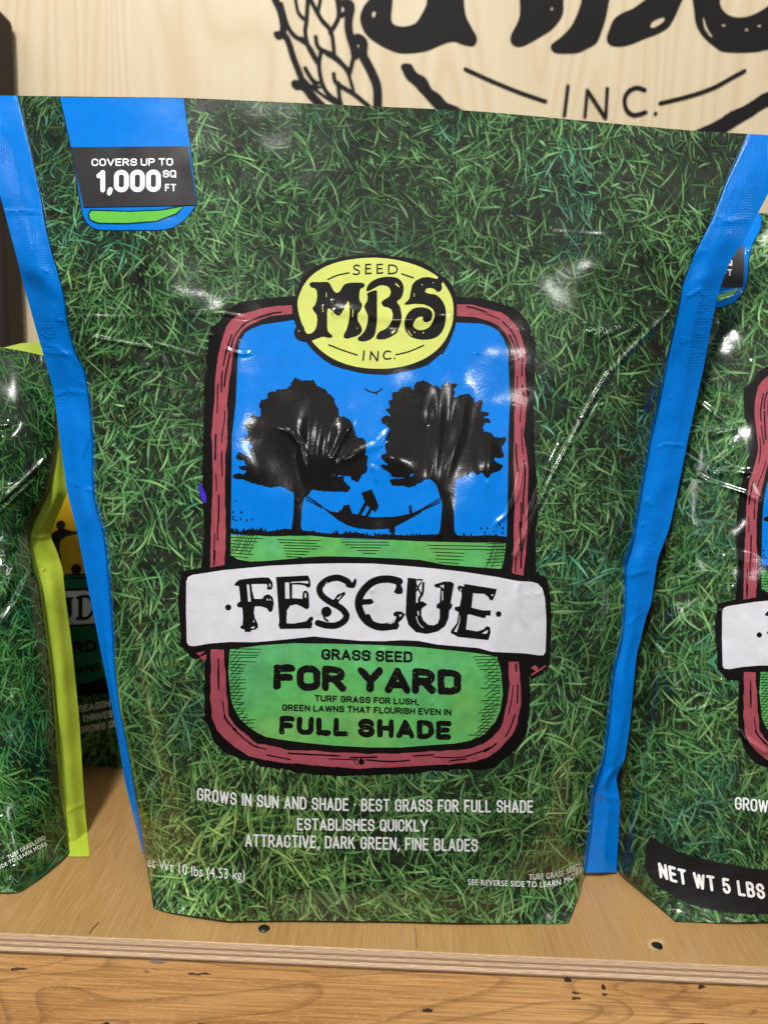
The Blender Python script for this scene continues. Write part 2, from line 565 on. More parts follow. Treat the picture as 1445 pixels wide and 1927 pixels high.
# ------------------------------------------------------------------ printed turf: many drawn blades, kept as a colour table
def draw_turf(w, h, seed, n=(13000, 25000, 29000, 12000)):
    r = np.random.default_rng(seed)
    img = np.empty((h, w, 3), np.float32)
    img[:] = np.array([0.0135, 0.0110, 0.0095], np.float32)
    # soil mottling
    for cell, amp in ((46, 0.5), (11, 0.5)):
        g = r.uniform(0, 1, (h // cell + 3, w // cell + 3))
        yy = np.arange(h) / cell; xx = np.arange(w) / cell
        iy, ix = yy.astype(int), xx.astype(int); fy = (yy - iy)[:, None]; fx = (xx - ix)[None]
        t = (g[iy][:, ix] * (1 - fx) + g[iy][:, ix + 1] * fx) * (1 - fy) + (g[iy + 1][:, ix] * (1 - fx) + g[iy + 1][:, ix + 1] * fx) * fy
        img *= (1 + amp * (t - 0.5) * 2)[..., None]
    for cell, amp in ((17, 0.012), (7, 0.012)):      # out of focus greens between the blades
        g = r.uniform(0, 1, (h // cell + 3, w // cell + 3)) ** 2
        yy = np.arange(h) / cell; xx = np.arange(w) / cell
        iy, ix = yy.astype(int), xx.astype(int); fy = (yy - iy)[:, None]; fx = (xx - ix)[None]
        t = (g[iy][:, ix] * (1 - fx) + g[iy][:, ix + 1] * fx) * (1 - fy) + (g[iy + 1][:, ix] * (1 - fx) + g[iy + 1][:, ix + 1] * fx) * fy
        img += (amp * t)[..., None] * np.array([0.55, 1.6, 0.6], np.float32)
    gc = 120
    ang_f = r.uniform(-0.9, 0.9, (h // gc + 3, w // gc + 3))
    ton_f = r.uniform(0, 1, (h // gc + 3, w // gc + 3))
    den_f = r.uniform(0, 1, (h // 85 + 3, w // 85 + 3))
    lum_f = r.uniform(0, 1, (h // 150 + 3, w // 150 + 3))

    def f2(fl, x, y, c):
        x /= c; y /= c
        i, j = int(x), int(y); a, b = x - i, y - j
        return (fl[j, i] * (1 - a) + fl[j, i + 1] * a) * (1 - b) + (fl[j + 1, i] * (1 - a) + fl[j + 1, i + 1] * a) * b

    def blade(x, y, ang, L, wd, curv, ca, cb, shade):
        dx, dy = math.cos(ang), math.sin(ang)
        ex, ey = x + dx * L, y + dy * L
        mg = wd + abs(curv) * 1.1 + 4
        xa, xb = int(max(min(x, ex) - mg, 0)), int(min(max(x, ex) + mg, w - 1))
        ya, yb = int(max(min(y, ey) - mg, 0)), int(min(max(y, ey) + mg, h - 1))
        if xb <= xa or yb <= ya:
            return
        X = np.arange(xa, xb + 1, dtype=np.float32)[None] - x
        Y = np.arange(ya, yb + 1, dtype=np.float32)[:, None] - y
        s = (X * dx + Y * dy) / L
        t = -X * dy + Y * dx - curv * (4 * s * (1 - s))
        hw = wd * np.clip(0.55 + 1.3 * s, 0, 1) * np.clip((1 - s) * 2.2, 0, 1) ** 0.7
        ok = (s > 0) & (s < 1)
        at_ = np.abs(t)
        sub = img[ya:yb + 1, xa:xb + 1]
        sh = np.where(ok, np.clip(1 - (np.abs(t - 1.6) - hw) / 2.2, 0, 1), 0) * shade
        sub *= (1 - sh)[..., None]
        al = np.where(ok, np.clip(hw - at_ + 0.5, 0, 1) * np.clip(hw * 1.4, 0, 1), 0)[..., None]
        k = np.clip(s, 0, 1)[..., None]
        col = ca * (1 - k) + cb * k
        rel = np.clip(t / (hw + 0.6), -1, 1)[..., None]
        col = col * (1 + 0.32 * rel - 0.22 * np.exp(-(rel * 3.0) ** 2) * (wd > 2.2))
        sub += al * (col - sub)

    A = np.array
    dark = A([0.015, 0.044, 0.019]); mid = A([0.040, 0.136, 0.044]); lite = A([0.102, 0.315, 0.090]); tip = A([0.44, 0.66, 0.29])
    olive = A([0.075, 0.115, 0.025])
    for lv, cnt in enumerate(n):
        for _ in range(cnt):
            x, y = r.uniform(0, w), r.uniform(0, h)
            if r.uniform() > 0.18 + 1.05 * f2(den_f, x, y, 85):
                continue
            ton = f2(ton_f, x, y, gc)
            up = r.uniform() < 0.62
            ang = (-math.pi / 2 + f2(ang_f, x, y, gc) * 1.3 + r.normal(0, 0.7)) if up else r.uniform(0, 2 * math.pi)
            big = 0.80 - 0.24 * min(1, y / h)
            small = r.uniform() < 0.60
            L = big * (r.uniform(6, 30) if small else r.uniform(30, 108))
            wd = big * (r.uniform(0.6, 1.7) if small else r.uniform(0.9, 2.8)) * (0.85 + 0.10 * lv)
            cv = r.normal(0, 0.07) * L
            v = r.uniform(0.65, 1.35) * (0.50 + 0.80 * f2(lum_f, x, y, 150))
            if lv == 0:
                a, b = dark * v * 0.6, mid * v * 0.6
            elif lv == 1:
                a, b = dark * v, (mid * (1 - ton * 0.4) + lite * ton * 0.4) * v
            elif lv == 2:
                a, b = mid * v, (lite * (1 - 0.25 * ton) + tip * 0.25 * ton) * v
            else:
                a, b = (mid + lite) * 0.5 * v, (lite * 0.45 + tip * 0.55) * v
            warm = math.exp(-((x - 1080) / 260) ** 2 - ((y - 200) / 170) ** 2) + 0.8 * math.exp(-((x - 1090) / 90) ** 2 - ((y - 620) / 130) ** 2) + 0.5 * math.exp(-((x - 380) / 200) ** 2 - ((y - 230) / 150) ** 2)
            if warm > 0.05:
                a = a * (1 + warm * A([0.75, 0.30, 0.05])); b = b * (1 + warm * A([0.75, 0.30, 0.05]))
            if r.uniform() < 0.05:
                a, b = olive * 0.6 * v, olive * 1.5 * v
            elif ton < 0.34 and warm < 0.2 and r.uniform() < 0.6:      # bluish clumps
                a = a * A([0.7, 0.95, 1.5]); b = b * A([0.7, 0.95, 1.6])
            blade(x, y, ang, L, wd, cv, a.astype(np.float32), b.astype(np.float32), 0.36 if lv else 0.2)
    return img


TURF = draw_turf(1620, 1640, 5)


def turf_at(u, v, ox=0, oy=0, flip=False, k=1.0):
    H, W = TURF.shape[:2]
    x = np.abs(((u + ox) * k) % (2 * (W - 2)) - (W - 2)) if True else u
    y = np.abs(((v + oy) * k) % (2 * (H - 2)) - (H - 2))
    if flip:
        x = W - 2 - x
    x = np.clip(x, 0, W - 1.01); y = np.clip(y, 0, H - 1.01)
    i, j = x.astype(int), y.astype(int); fx, fy = (x - i)[..., None], (y - j)[..., None]
    return (TURF[j, i] * (1 - fx) + TURF[j, i + 1] * fx) * (1 - fy) + (TURF[j + 1, i] * (1 - fx) + TURF[j + 1, i + 1] * fx) * fy


# ------------------------------------------------------------------ objects
def link(name, me, mats, parent=None):
    o = bpy.data.objects.new(name, me)
    for m in (mats if isinstance(mats, (list, tuple)) else [mats]):
        me.materials.append(m)
    COL.objects.link(o)
    if parent:
        o.parent = parent
        if parent.type == 'EMPTY':
            o.matrix_parent_inverse = Matrix.Translation(-Vector(parent.location))
    return o


def thing(name, label, cat_, loc, group=None):
    o = bpy.data.objects.new(name, None)
    o.empty_display_size = 0.05
    o.location = [float(c) for c in loc]
    COL.objects.link(o)
    tag(o, label, cat_, group)
    return o


def tag(o, label, cat_, group=None, kind=None):
    o['label'] = label; o['category'] = cat_
    if group:
        o['group'] = group
    if kind:
        o['kind'] = kind
    return o


def fill_mesh(name, P, faces, k, uv=None, color=None, smooth=True):
    me = bpy.data.meshes.new(name)
    P = np.ascontiguousarray(P, np.float32).reshape(-1, 3)
    faces = np.ascontiguousarray(faces, np.int32).reshape(-1, k)
    me.vertices.add(len(P)); me.vertices.foreach_set('co', P.ravel())
    me.loops.add(faces.size); me.loops.foreach_set('vertex_index', faces.ravel())
    me.polygons.add(len(faces)); me.polygons.foreach_set('loop_start', np.arange(0, faces.size, k, dtype=np.int32))
    me.update(calc_edges=True)
    me.polygons.foreach_set('use_smooth', np.full(len(faces), smooth))
    if uv is not None:
        lay = me.uv_layers.new(name='UVMap')
        lay.data.foreach_set('uv', np.ascontiguousarray(uv, np.float32).reshape(-1, 2)[faces.ravel()].ravel())
    if color is not None:
        at_ = me.attributes.new('print', 'FLOAT_COLOR', 'POINT')
        c = np.ones((len(P), 4), np.float32); c[:, :3] = color.reshape(-1, 3)
        at_.data.foreach_set('color', c.ravel())
    me.update()
    return me


def grid_faces(nr, nc):
    i = np.arange(nr * nc).reshape(nr, nc)
    return np.stack([i[:-1, :-1], i[1:, :-1], i[1:, 1:], i[:-1, 1:]], -1).reshape(-1, 4)


class Film:
    """the front of a filled pouch as a surface: outline, belly, folds"""
    def __init__(s, L, R, vt, vb, zface, belly, relief, n=3.0, m=1.8, foot=True):
        s.L, s.R, s.vt, s.vb, s.zface, s.belly, s.relief, s.n, s.m, s.foot = L, R, vt, vb, zface, belly, relief, n, m, foot

    def seam(s, v, t):
        z = s.zface(v) + s.belly(v)
        zl = np.minimum(z, shelf_depth(s.L(v), v)); zr = np.minimum(z, shelf_depth(s.R(v), v))
        return zl * (0.5 - 0.5 * t) + zr * (0.5 + 0.5 * t)

    def tt(s, u, v):
        l, r = s.L(v), s.R(v)
        return np.clip(2 * (u - l) / (r - l) - 1, -1, 1)

    def Z(s, u, v):
        u = np.asarray(u, float); v = np.asarray(v, float)
        t = s.tt(u, v)
        prof = (1 - np.abs(t) ** s.n) ** (1 / s.m)
        zs = s.seam(v, t)
        z = zs + (s.zface(v) - zs) * prof
        if s.foot:
            vb = s.vb(u)
            k = np.clip((v - vb + 220) / 220, 0, 1); k = k * k * (3 - 2 * k)
            z = z + (shelf_depth(u, vb) - 0.0035 - s.zface(vb)) * k * prof
        fade = np.clip((1 - np.abs(t)) * 14, 0, 1)
        z = z - s.relief(u, v) * fade
        return np.minimum(z, shelf_depth(u, v) - 0.0005)

    def P(s, u, v, off=0.0):
        return at(u, v, s.Z(u, v) - off)

    def normal(s, u, v):
        e = 0.7
        a = s.P(u + e, v) - s.P(u - e, v); b = s.P(u, v + e) - s.P(u, v - e)
        n = np.cross(b, a)
        n /= np.linalg.norm(n, axis=-1)[..., None] + 1e-12
        return n

    def panel(s, name, parent, nc, nr, mat, colour, edge=None):
        q = np.linspace(-1, 1, nc)
        sx = 0.5 + 0.5 * (0.72 * q + 0.28 * np.sin(q * math.pi / 2))
        T = np.linspace(0, 1, nr)[:, None] + 0 * sx[None]
        S = sx[None] + 0 * T
        mid = float(s.L(900.) + s.R(900.)) / 2
        va, vb_ = float(s.vt(mid)), float(s.vb(mid))
        v = va + T * (vb_ - va)
        for _ in range(4):
            u = s.L(v) * (1 - S) + s.R(v) * S
            v = s.vt(u) * (1 - T) + s.vb(u) * T
        P = s.P(u, v)
        col = colour(u, v)
        if edge is not None:
            d = np.minimum(u - s.L(v), s.R(v) - u)
            k = np.clip(1 - (d - 1.5) / 2.0, 0, 1)[..., None] * 0.9
            col = col * (1 - k) + np.array(edge) * k
        me = fill_mesh(name, P, grid_faces(nr, nc), 4, np.stack([u / 1000, -v / 1000], -1), col)
        return link(name, me, mat, parent)

    def back(s, name, parent, thick, mat, colour, nc=70, nr=90):
        q = np.linspace(-1, 1, nc)
        sx = 0.5 + 0.5 * np.sin(q * math.pi / 2)
        T = np.linspace(0, 1, nr)[:, None] + 0 * sx[None]; S = sx[None] + 0 * T
        mid = float(s.L(900.) + s.R(900.)) / 2
        v = float(s.vt(mid)) + T * (float(s.vb(mid)) - float(s.vt(mid)))
        for _ in range(4):
            u = s.L(v) * (1 - S) + s.R(v) * S
            v = s.vt(u) * (1 - T) + s.vb(u) * T
        t = s.tt(u, v)
        prof = (1 - np.abs(t) ** 2.4) ** 0.6
        z = s.seam(v, t) + 0.0012 + thick(v) * prof
        z = np.maximum(z, s.Z(u, v) + 0.0012 * prof)
        z = np.minimum(z, shelf_depth(u, v) - 0.0002)
        me = fill_mesh(name, at(u, v, z), grid_faces(nr, nc)[:, ::-1], 4, np.stack([u / 1000, -v / 1000], -1), colour(u, v))
        return link(name, me, mat, parent)

    def band(s, name, parent, outer, left, va, vb, mat, slope=0.004, nr=760, nc=40, wave=0.0, seed=1, dz=0.0, folds=None):
        """the flat sealed margin beside the panel"""
        v = np.linspace(va, vb, nr)[:, None] + np.zeros((1, nc))
        k = np.linspace(-0.1, 1, nc)[None] + 0 * v
        inner = s.L(v) if left else s.R(v)
        if left and va < 260:
            pass
        u = inner * (1 - k) + outer(v) * k
        vv = v.copy()
        if va < 420 and s.foot:      # the top edge follows the sloping top of the pouch
            f = np.clip((va + 160 - v) / 160, 0, 1)
            vv = v + (s.vt(u) - va) * f
        z = s.seam(vv, np.full(v.shape, -1.0 if left else 1.0)) + slope * np.maximum(k, 0) * np.clip((vv - va) / 350, 0.15, 1) + 0.0011 * (k < 0) + dz
        r = np.random.default_rng(seed)
        if wave:
            for _ in range(9):
                c, wd, a = r.uniform(va + 250, vb), r.uniform(14, 50), r.normal(0, wave)
                tilt = r.uniform(-60, 60)
                z = z + a * np.exp(-((vv - c - tilt * k) / wd) ** 2) * np.sin(math.pi * np.clip(k * 0.8 + 0.1, 0, 1))
            z = z - 0.0016 * np.exp(-((k - 0.45) / 0.28) ** 2) * np.clip((vv - va) / 300, 0, 1)
        if folds is not None:
            z = z - folds(u, vv) * np.clip(k * 12, 0, 1)
        z = np.minimum(z, shelf_depth(u, vv) - 0.0006)
        fc = grid_faces(nr, nc)
        me = fill_mesh(name, at(u, vv, z), fc if not left else fc[:, ::-1], 4, np.stack([u / 1000, -vv / 1000], -1))
        return link(name, me, mat, parent)


class Board:
    """a flat upright board as a surface to paint on"""
    def __init__(s, Y):
        s.Y = Y

    def P(s, u, v, off=0.0):
        return at_y(u, v, s.Y - off)

    def normal(s, u, v):
        n = np.zeros(np.shape(u) + (3,)); n[..., 1] = -1
        return n


STEP = 3.0


def overlay(surf, name, parent, polys, mat, layer=1, holes=(), xor=False, step=None, xf=None, gap=0.00010):
    """a printed shape as its own thin sheet lying on the film"""
    step = step or STEP
    ps = [np.array(p, float) for p in polys]; hs = [np.array(h, float) for h in holes]
    if xf:
        ps = [xf(dens(p, 6)) for p in ps]; hs = [xf(dens(h, 6)) for h in hs]
    dn = max(4.0, step * 1.6)
    ps = [dens(p, dn) for p in ps]; hs = [dens(h, dn) for h in hs]

    def keep(x, y):
        if xor:
            m = np.zeros(x.shape, bool)
            for p in ps:
                m ^= inside(x, y, p)
        else:
            m = np.zeros(x.shape, bool)
            for p in ps:
                m |= inside(x, y, p)
        for h in hs:
            m &= ~inside(x, y, h)
        return m
    allp = np.concatenate(ps)
    x0, y0 = np.floor(allp.min(0) / step) * step; x1, y1 = allp.max(0)
    gx, gy = np.meshgrid(np.arange(x0, x1 + step, step), np.arange(y0, y1 + step, step))
    gx, gy = gx.ravel(), gy.ravel()
    m = keep(gx, gy)
    pts = np.stack([gx[m], gy[m]], 1)
    edges, base = [], []
    n = 0
    for p in ps + hs:
        base.append(p)
        edges += [(n + i, n + (i + 1) % len(p)) for i in range(len(p))]
        n += len(p)
    V = np.concatenate(base + [pts])
    c0 = V.mean(0)
    res = delaunay_2d_cdt([Vector(q) for q in (V - c0)], edges, [], 0, 1e-3, False)
    U = np.array([tuple(q) for q in res[0]]) + c0
    T = np.array(res[2], int)
    cen = U[T].mean(1)
    T = T[keep(cen[:, 0], cen[:, 1])]
    a, b, c = U[T[:, 0]], U[T[:, 1]], U[T[:, 2]]
    ar = (b[:, 0] - a[:, 0]) * (c[:, 1] - a[:, 1]) - (b[:, 1] - a[:, 1]) * (c[:, 0] - a[:, 0])
    T[ar > 0] = T[ar > 0][:, ::-1]
    T = T[np.abs(ar) > 1e-5]
    used = np.unique(T)
    rm = np.full(len(U), -1); rm[used] = np.arange(len(used))
    U = U[used]; T = rm[T]
    P = surf.P(U[:, 0], U[:, 1], 0.00014 + gap * layer)
    me = fill_mesh(name, P, T, 3, np.stack([U[:, 0] / 1000, -U[:, 1] / 1000], -1))
    nn = surf.normal(U[:, 0], U[:, 1])
    me.normals_split_custom_set_from_vertices(nn.tolist())
    return link(name, me, mat, parent)


# ------------------------------------------------------------------ wall, post, shelf
WALL_Y = 0.80
N = Nodes('birch_plywood')
tcn = N.n('TexCoord'); mp = N.n('Mapping'); mp.inputs['Scale'].default_value = (1, 1, 0.16)
N.l(tcn.outputs['Object'], mp.inputs['Vector'])
big = N.n('TexNoise', i_Scale=5.0, i_Detail=2.5, i_Distortion=0.7); N.l(mp.outputs[0], big.inputs['Vector'])
ring = N.n('Math', operation='MULTIPLY'); ring.inputs[1].default_value = 26.0; N.l(big.outputs[0], ring.inputs[0])
fr = N.n('Math', operation='FRACT'); N.l(ring.outputs[0], fr.inputs[0])
rg = N.ramp(fr.outputs[0], [(0.0, 0.3), (0.45, 0.0), (0.85, 0.62), (1.0, 0.3)])
mp2 = N.n('Mapping'); mp2.inputs['Scale'].default_value = (150, 150, 4); N.l(tcn.outputs['Object'], mp2.inputs['Vector'])
fib = N.n('TexNoise', i_Scale=1.0, i_Detail=4.0); N.l(mp2.outputs[0], fib.inputs['Vector'])
fb = N.ramp(fib.outputs[0], [(0.32, 0.0), (0.7, 1.0)])
c1 = N.mixc(rg, lin(200, 187, 157), lin(182, 159, 123))
sc_ = N.n('Math', operation='MULTIPLY'); sc_.inputs[1].default_value = 0.45; N.l(fb, sc_.inputs[0])
c2 = N.mixc(sc_.outputs[0], c1, lin(190, 170, 134))
N.l(c2, N.b.inputs['Base Color']); N.b.inputs['Roughness'].default_value = 0.5
M_WALL = N.m

N = Nodes('black_wall_paint')
N.b.inputs['Base Color'].default_value = (0.008, 0.0075, 0.008, 1); N.b.inputs['Roughness'].default_value = 0.6
N.b.inputs['Specular IOR Level'].default_value = 0.12
M_PAINT = N.m

N = Nodes('dark_brown_timber')
tcn = N.n('TexCoord'); mp = N.n('Mapping'); mp.inputs['Scale'].default_value = (60, 60, 5); N.l(tcn.outputs['Object'], mp.inputs['Vector'])
nz = N.n('TexNoise', i_Scale=1.0, i_Detail=5.0); N.l(mp.outputs[0], nz.inputs['Vector'])
N.l(N.mixc(nz.outputs[0], lin(24, 18, 17), lin(50, 40, 38)), N.b.inputs['Base Color'])
N.b.inputs['Roughness'].default_value = 0.55
N.b.inputs['Specular IOR Level'].default_value = 0.18
bp = N.n('Bump', i_Strength=0.3, i_Distance=0.001); N.l(nz.outputs[0], bp.inputs['Height']); N.l(bp.outputs[0], N.b.inputs['Normal'])
M_POST = N.m

N = Nodes('shelf_top_veneer')
tcn = N.n('TexCoord'); mp = N.n('Mapping'); mp.inputs['Scale'].default_value = (900, 26, 420); mp.inputs['Rotation'].default_value = (0, 0, math.radians(6))
N.l(tcn.outputs['Object'], mp.inputs['Vector'])
fib = N.n('TexNoise', i_Scale=1.0, i_Detail=3.0); N.l(mp.outputs[0], fib.inputs['Vector'])
mp2 = N.n('Mapping'); mp2.inputs['Scale'].default_value = (16, 4, 34); N.l(tcn.outputs['Object'], mp2.inputs['Vector'])
n2 = N.n('TexNoise', i_Scale=1.0, i_Detail=4.0, i_Distortion=0.5); N.l(mp2.outputs[0], n2.inputs['Vector'])
c1 = N.mixc(N.ramp(n2.outputs[0], [(0.3, 0.0), (0.7, 1.0)]), lin(146, 112, 66), lin(162, 127, 79))
c2 = N.mixc(N.ramp(fib.outputs[0], [(0.42, 0.0), (0.75, 0.5)]), c1, lin(182, 150, 104))
pit = N.n('TexNoise', i_Scale=1.0, i_Detail=2.0)
mp3 = N.n('Mapping'); mp3.inputs['Scale'].default_value = (900, 40, 600); N.l(tcn.outputs['Object'], mp3.inputs['Vector']); N.l(mp3.outputs[0], pit.inputs['Vector'])
c3 = N.mixc(N.ramp(pit.outputs[0], [(0.66, 0.0), (0.76, 0.6)]), c2, lin(120, 80, 40))
N.l(c3, N.b.inputs['Base Color']); N.b.inputs['Roughness'].default_value = 0.36
N.b.inputs['Specular IOR Level'].default_value = 0.4
bp = N.n('Bump', i_Strength=0.2, i_Distance=0.0004); N.l(fib.outputs[0], bp.inputs['Height']); N.l(bp.outputs[0], N.b.inputs['Normal'])
M_SHELF = N.m

N = Nodes('plywood_edge_plies')
tcn = N.n('TexCoord'); sp = N.n('SeparateXYZ'); N.l(tcn.outputs['Object'], sp.inputs[0])
wv = N.n('TexNoise', i_Scale=14.0, i_Detail=3.0); N.l(tcn.outputs['Object'], wv.inputs['Vector'])
ad = N.n('Math', operation='MULTIPLY_ADD'); ad.inputs[1].default_value = 0.0006; N.l(wv.outputs[0], ad.inputs[0]); N.l(sp.outputs[2], ad.inputs[2])
mpz = N.n('MapRange', i_1=-0.0125, i_2=0.0007); N.l(ad.outputs[0], mpz.inputs[0])
pl = N.ramp(mpz.outputs[0], [(0.0, 0.62), (0.10, 0.6), (0.13, 0.18), (0.19, 0.25), (0.22, 0.95), (0.36, 1.0), (0.39, 0.2), (0.47, 0.3), (0.50, 0.85), (0.60, 0.75), (0.63, 0.12), (0.70, 0.3), (0.73, 0.72), (1.0, 0.66)])
mp2 = N.n('Mapping'); mp2.inputs['Scale'].default_value = (150, 60, 1500); N.l(tcn.outputs['Object'], mp2.inputs['Vector'])
n2 = N.n('TexNoise', i_Scale=1.0, i_Detail=4.0); N.l(mp2.outputs[0], n2.inputs['Vector'])
c1 = N.mixc(pl, lin(140, 102, 78), lin(250, 218, 178))
c2 = N.mixc(N.ramp(n2.outputs[0], [(0.35, 0.36), (0.60, 0.0)]), c1, lin(160, 116, 90))
N.l(c2, N.b.inputs['Base Color']); N.b.inputs['Roughness'].default_value = 0.8
bp = N.n('Bump', i_Strength=0.6, i_Distance=0.0006); N.l(n2.outputs[0], bp.inputs['Height']); N.l(bp.outputs[0], N.b.inputs['Normal'])
M_EDGE = N.m

N = Nodes('rough_pine_lumber')
tcn = N.n('TexCoord')


def _noise(scale, detail=3.0, dist=0.0):
    m_ = N.n('Mapping'); m_.inputs['Scale'].default_value = scale
    N.l(tcn.outputs['Object'], m_.inputs['Vector'])
    t_ = N.n('TexNoise', i_Scale=1.0, i_Detail=detail, i_Distortion=dist)
    N.l(m_.outputs[0], t_.inputs['Vector'])
    return t_.outputs[0]


tone = _noise((5, 20, 24), 3.0, 0.6)
grow = _noise((3.2, 10, 17), 1.5, 0.9)
gm = N.n('Math', operation='MULTIPLY'); gm.inputs[1].default_value = 15.0; N.l(grow, gm.inputs[0])
gf = N.n('Math', operation='FRACT'); N.l(gm.outputs[0], gf.inputs[0])
line = N.ramp(gf.outputs[0], [(0.0, 0.0), (0.70, 0.05), (0.93, 0.75), (1.0, 0.0)])
fib = _noise((260, 300, 900), 3.0)
fib2 = _noise((22, 300, 700), 4.0)
spot = _noise((60, 90, 130), 4.0)
stain = _noise((6, 9, 14), 5.0, 1.4)
c1 = N.mixc(N.ramp(tone, [(0.32, 0.0), (0.68, 1.0)]), lin(204, 146, 84), lin(230, 178, 114))
c2 = N.mixc(N.ramp(fib2, [(0.36, 0.45), (0.58, 0.0)]), c1, lin(150, 102, 56))
lm = N.n('Math', operation='MULTIPLY'); lm.inputs[1].default_value = 0.62; N.l(line, lm.inputs[0])
c3 = N.mixc(lm.outputs[0], c2, lin(128, 82, 44))
c4 = N.mixc(N.ramp(fib, [(0.55, 0.0), (0.72, 0.5)]), c3, lin(228, 186, 130))
c5 = N.mixc(N.ramp(stain, [(0.30, 0.55), (0.42, 0.0)]), c4, lin(112, 74, 44))
c6 = N.mixc(N.ramp(spot, [(0.24, 0.8), (0.31, 0.0)]), c5, lin(66, 44, 28))
N.l(c6, N.b.inputs['Base Color']); N.b.inputs['Roughness'].default_value = 0.62
N.b.inputs['Specular IOR Level'].default_value = 0.3
bp = N.n('Bump', i_Strength=0.45, i_Distance=0.0006); N.l(fib2, bp.inputs['Height'])
bq = N.n('Bump', i_Strength=0.4, i_Distance=0.0003); N.l(fib, bq.inputs['Height']); N.l(bp.outputs[0], bq.inputs['Normal'])
N.l(bq.outputs[0], N.b.inputs['Normal'])
M_LUMBER = N.m
N = Nodes('knot_brown'); N.b.inputs['Base Color'].default_value = (0.10, 0.055, 0.028, 1); N.b.inputs['Roughness'].default_value = 0.85
M_KNOT = N.m
N = Nodes('fresh_wood_chip'); N.b.inputs['Base Color'].default_value = (*lin(180, 144, 100), 1); N.b.inputs['Roughness'].default_value = 0.8
M_CHIP = N.m
N = Nodes('grey_lint'); N.b.inputs['Base Color'].default_value = (*lin(150, 138, 136), 1); N.b.inputs['Roughness'].default_value = 0.95
M_LINT = N.m

N = Nodes('dark_steel')
N.b.inputs['Base Color'].default_value = (0.05, 0.052, 0.05, 1); N.b.inputs['Metallic'].default_value = 0.9; N.b.inputs['Roughness'].default_value = 0.38
M_STEEL = N.m
N = Nodes('dark_crack')
N.b.inputs['Base Color'].default_value = (0.05, 0.026, 0.012, 1); N.b.inputs['Roughness'].default_value = 0.9
M_CRACK = N.m


def bevelled_box(name, x0, x1, y0, y1, z0, z1, bevel, mats, side_mat=None):
    bm = bmesh.new()
    bmesh.ops.create_cube(bm, size=1.0)
    for v in bm.verts:
        v.co = ((x0 + x1) / 2 + v.co.x * (x1 - x0), (y0 + y1) / 2 + v.co.y * (y1 - y0), (z0 + z1) / 2 + v.co.z * (z1 - z0))
    if bevel:
        bmesh.ops.bevel(bm, geom=bm.edges[:], offset=bevel, segments=3, profile=0.5, affect='EDGES')
    if side_mat is not None:
        for f in bm.faces:
            if abs(f.normal.z) < 0.6:
                f.material_index = side_mat
    me = bpy.data.meshes.new(name)
    bm.to_mesh(me); bm.free()
    return link(name, me, mats)


wall = bevelled_box('plywood_wall', -1.1, 1.3, WALL_Y, WALL_Y + 0.018, -0.25, 1.3, 0, M_WALL)
tag(wall, 'pale birch plywood wall panel with a black painted brand logo', 'wall')
board = Board(WALL_Y)

# the painted logo on the wall: the same letters as on the bags, three times as large
Zo = lambda p: zoomed(p, 540, 470, 340 / 1445)
LET_M = Zo([(180, 275), (195, 260), (250, 258), (320, 258), (345, 275), (370, 320), (395, 345), (425, 330), (445, 295), (475, 270), (540, 262), (600, 265), (622, 280), (612, 300), (590, 310), (580, 340), (580, 400), (600, 440), (590, 480), (568, 510), (565, 560), (580, 590), (600, 630), (590, 665), (555, 690), (520, 700), (480, 710), (455, 700), (455, 680), (475, 640), (490, 590), (500, 530), (500, 450), (490, 410), (470, 440), (440, 500), (415, 525), (390, 515), (350, 475), (325, 475), (322, 560), (325, 640), (345, 670), (365, 690), (340, 705), (290, 695), (240, 710), (200, 725), (150, 730), (100, 720), (65, 690), (58, 655), (75, 615), (105, 602), (135, 615), (142, 650), (160, 670), (190, 670), (225, 640), (240, 590), (240, 530), (215, 490), (205, 465), (225, 440), (240, 390), (240, 340), (225, 310), (195, 300)])
LET_B1 = Zo([(635, 315), (650, 280), (690, 245), (750, 222), (830, 215), (890, 230), (925, 270), (932, 320), (915, 380), (880, 415), (900, 450), (915, 510), (915, 560), (900, 610), (880, 660), (840, 690), (790, 712), (740, 717), (715, 710), (718, 685), (740, 655), (790, 630), (825, 590), (845, 540), (840, 490), (815, 465), (770, 450), (755, 420), (775, 400), (815, 375), (830, 340), (815, 300), (780, 285), (740, 285), (700, 305), (665, 325), (640, 330)])
LET_B2 = Zo([(640, 350), (680, 330), (715, 325), (720, 350), (720, 450), (720, 560), (710, 640), (695, 690), (660, 720), (610, 733), (572, 725), (568, 705), (600, 675), (630, 630), (645, 570), (645, 520), (625, 480), (620, 445), (640, 410), (645, 370)])
LET_S = Zo([(938, 434), (975, 395), (990, 330), (1005, 275), (1050, 235), (1110, 218), (1165, 225), (1200, 232), (1215, 212), (1245, 218), (1248, 245), (1235, 275), (1240, 305), (1225, 330), (1200, 335), (1180, 315), (1150, 305), (1115, 310), (1105, 335), (1130, 350), (1190, 360), (1235, 400), (1265, 460), (1270, 530), (1262, 600), (1235, 660), (1190, 700), (1120, 718), (1050, 715), (990, 695), (950, 650), (940, 600), (942, 560), (965, 510), (1010, 470), (1070, 460), (1130, 470), (1162, 505), (1158, 545), (1140, 570), (1105, 577), (1085, 560), (1086, 538), (1060, 535), (1030, 555), (1010, 590), (1012, 615), (1035, 635), (1080, 642), (1130, 622), (1162, 580), (1180, 525), (1168, 480), (1130, 450), (1080, 435), (1020, 432), (970, 438)])


def big_letter(p):
    q = cat(p, 4)
    x = 1236 + (q[:, 0] - 742) * 2.95 + 14; y = 216 + (q[:, 1] - 674) * 3.25 + (q[:, 0] - 742) * 0.10
    return np.stack([x, np.minimum(y, -18)], 1)


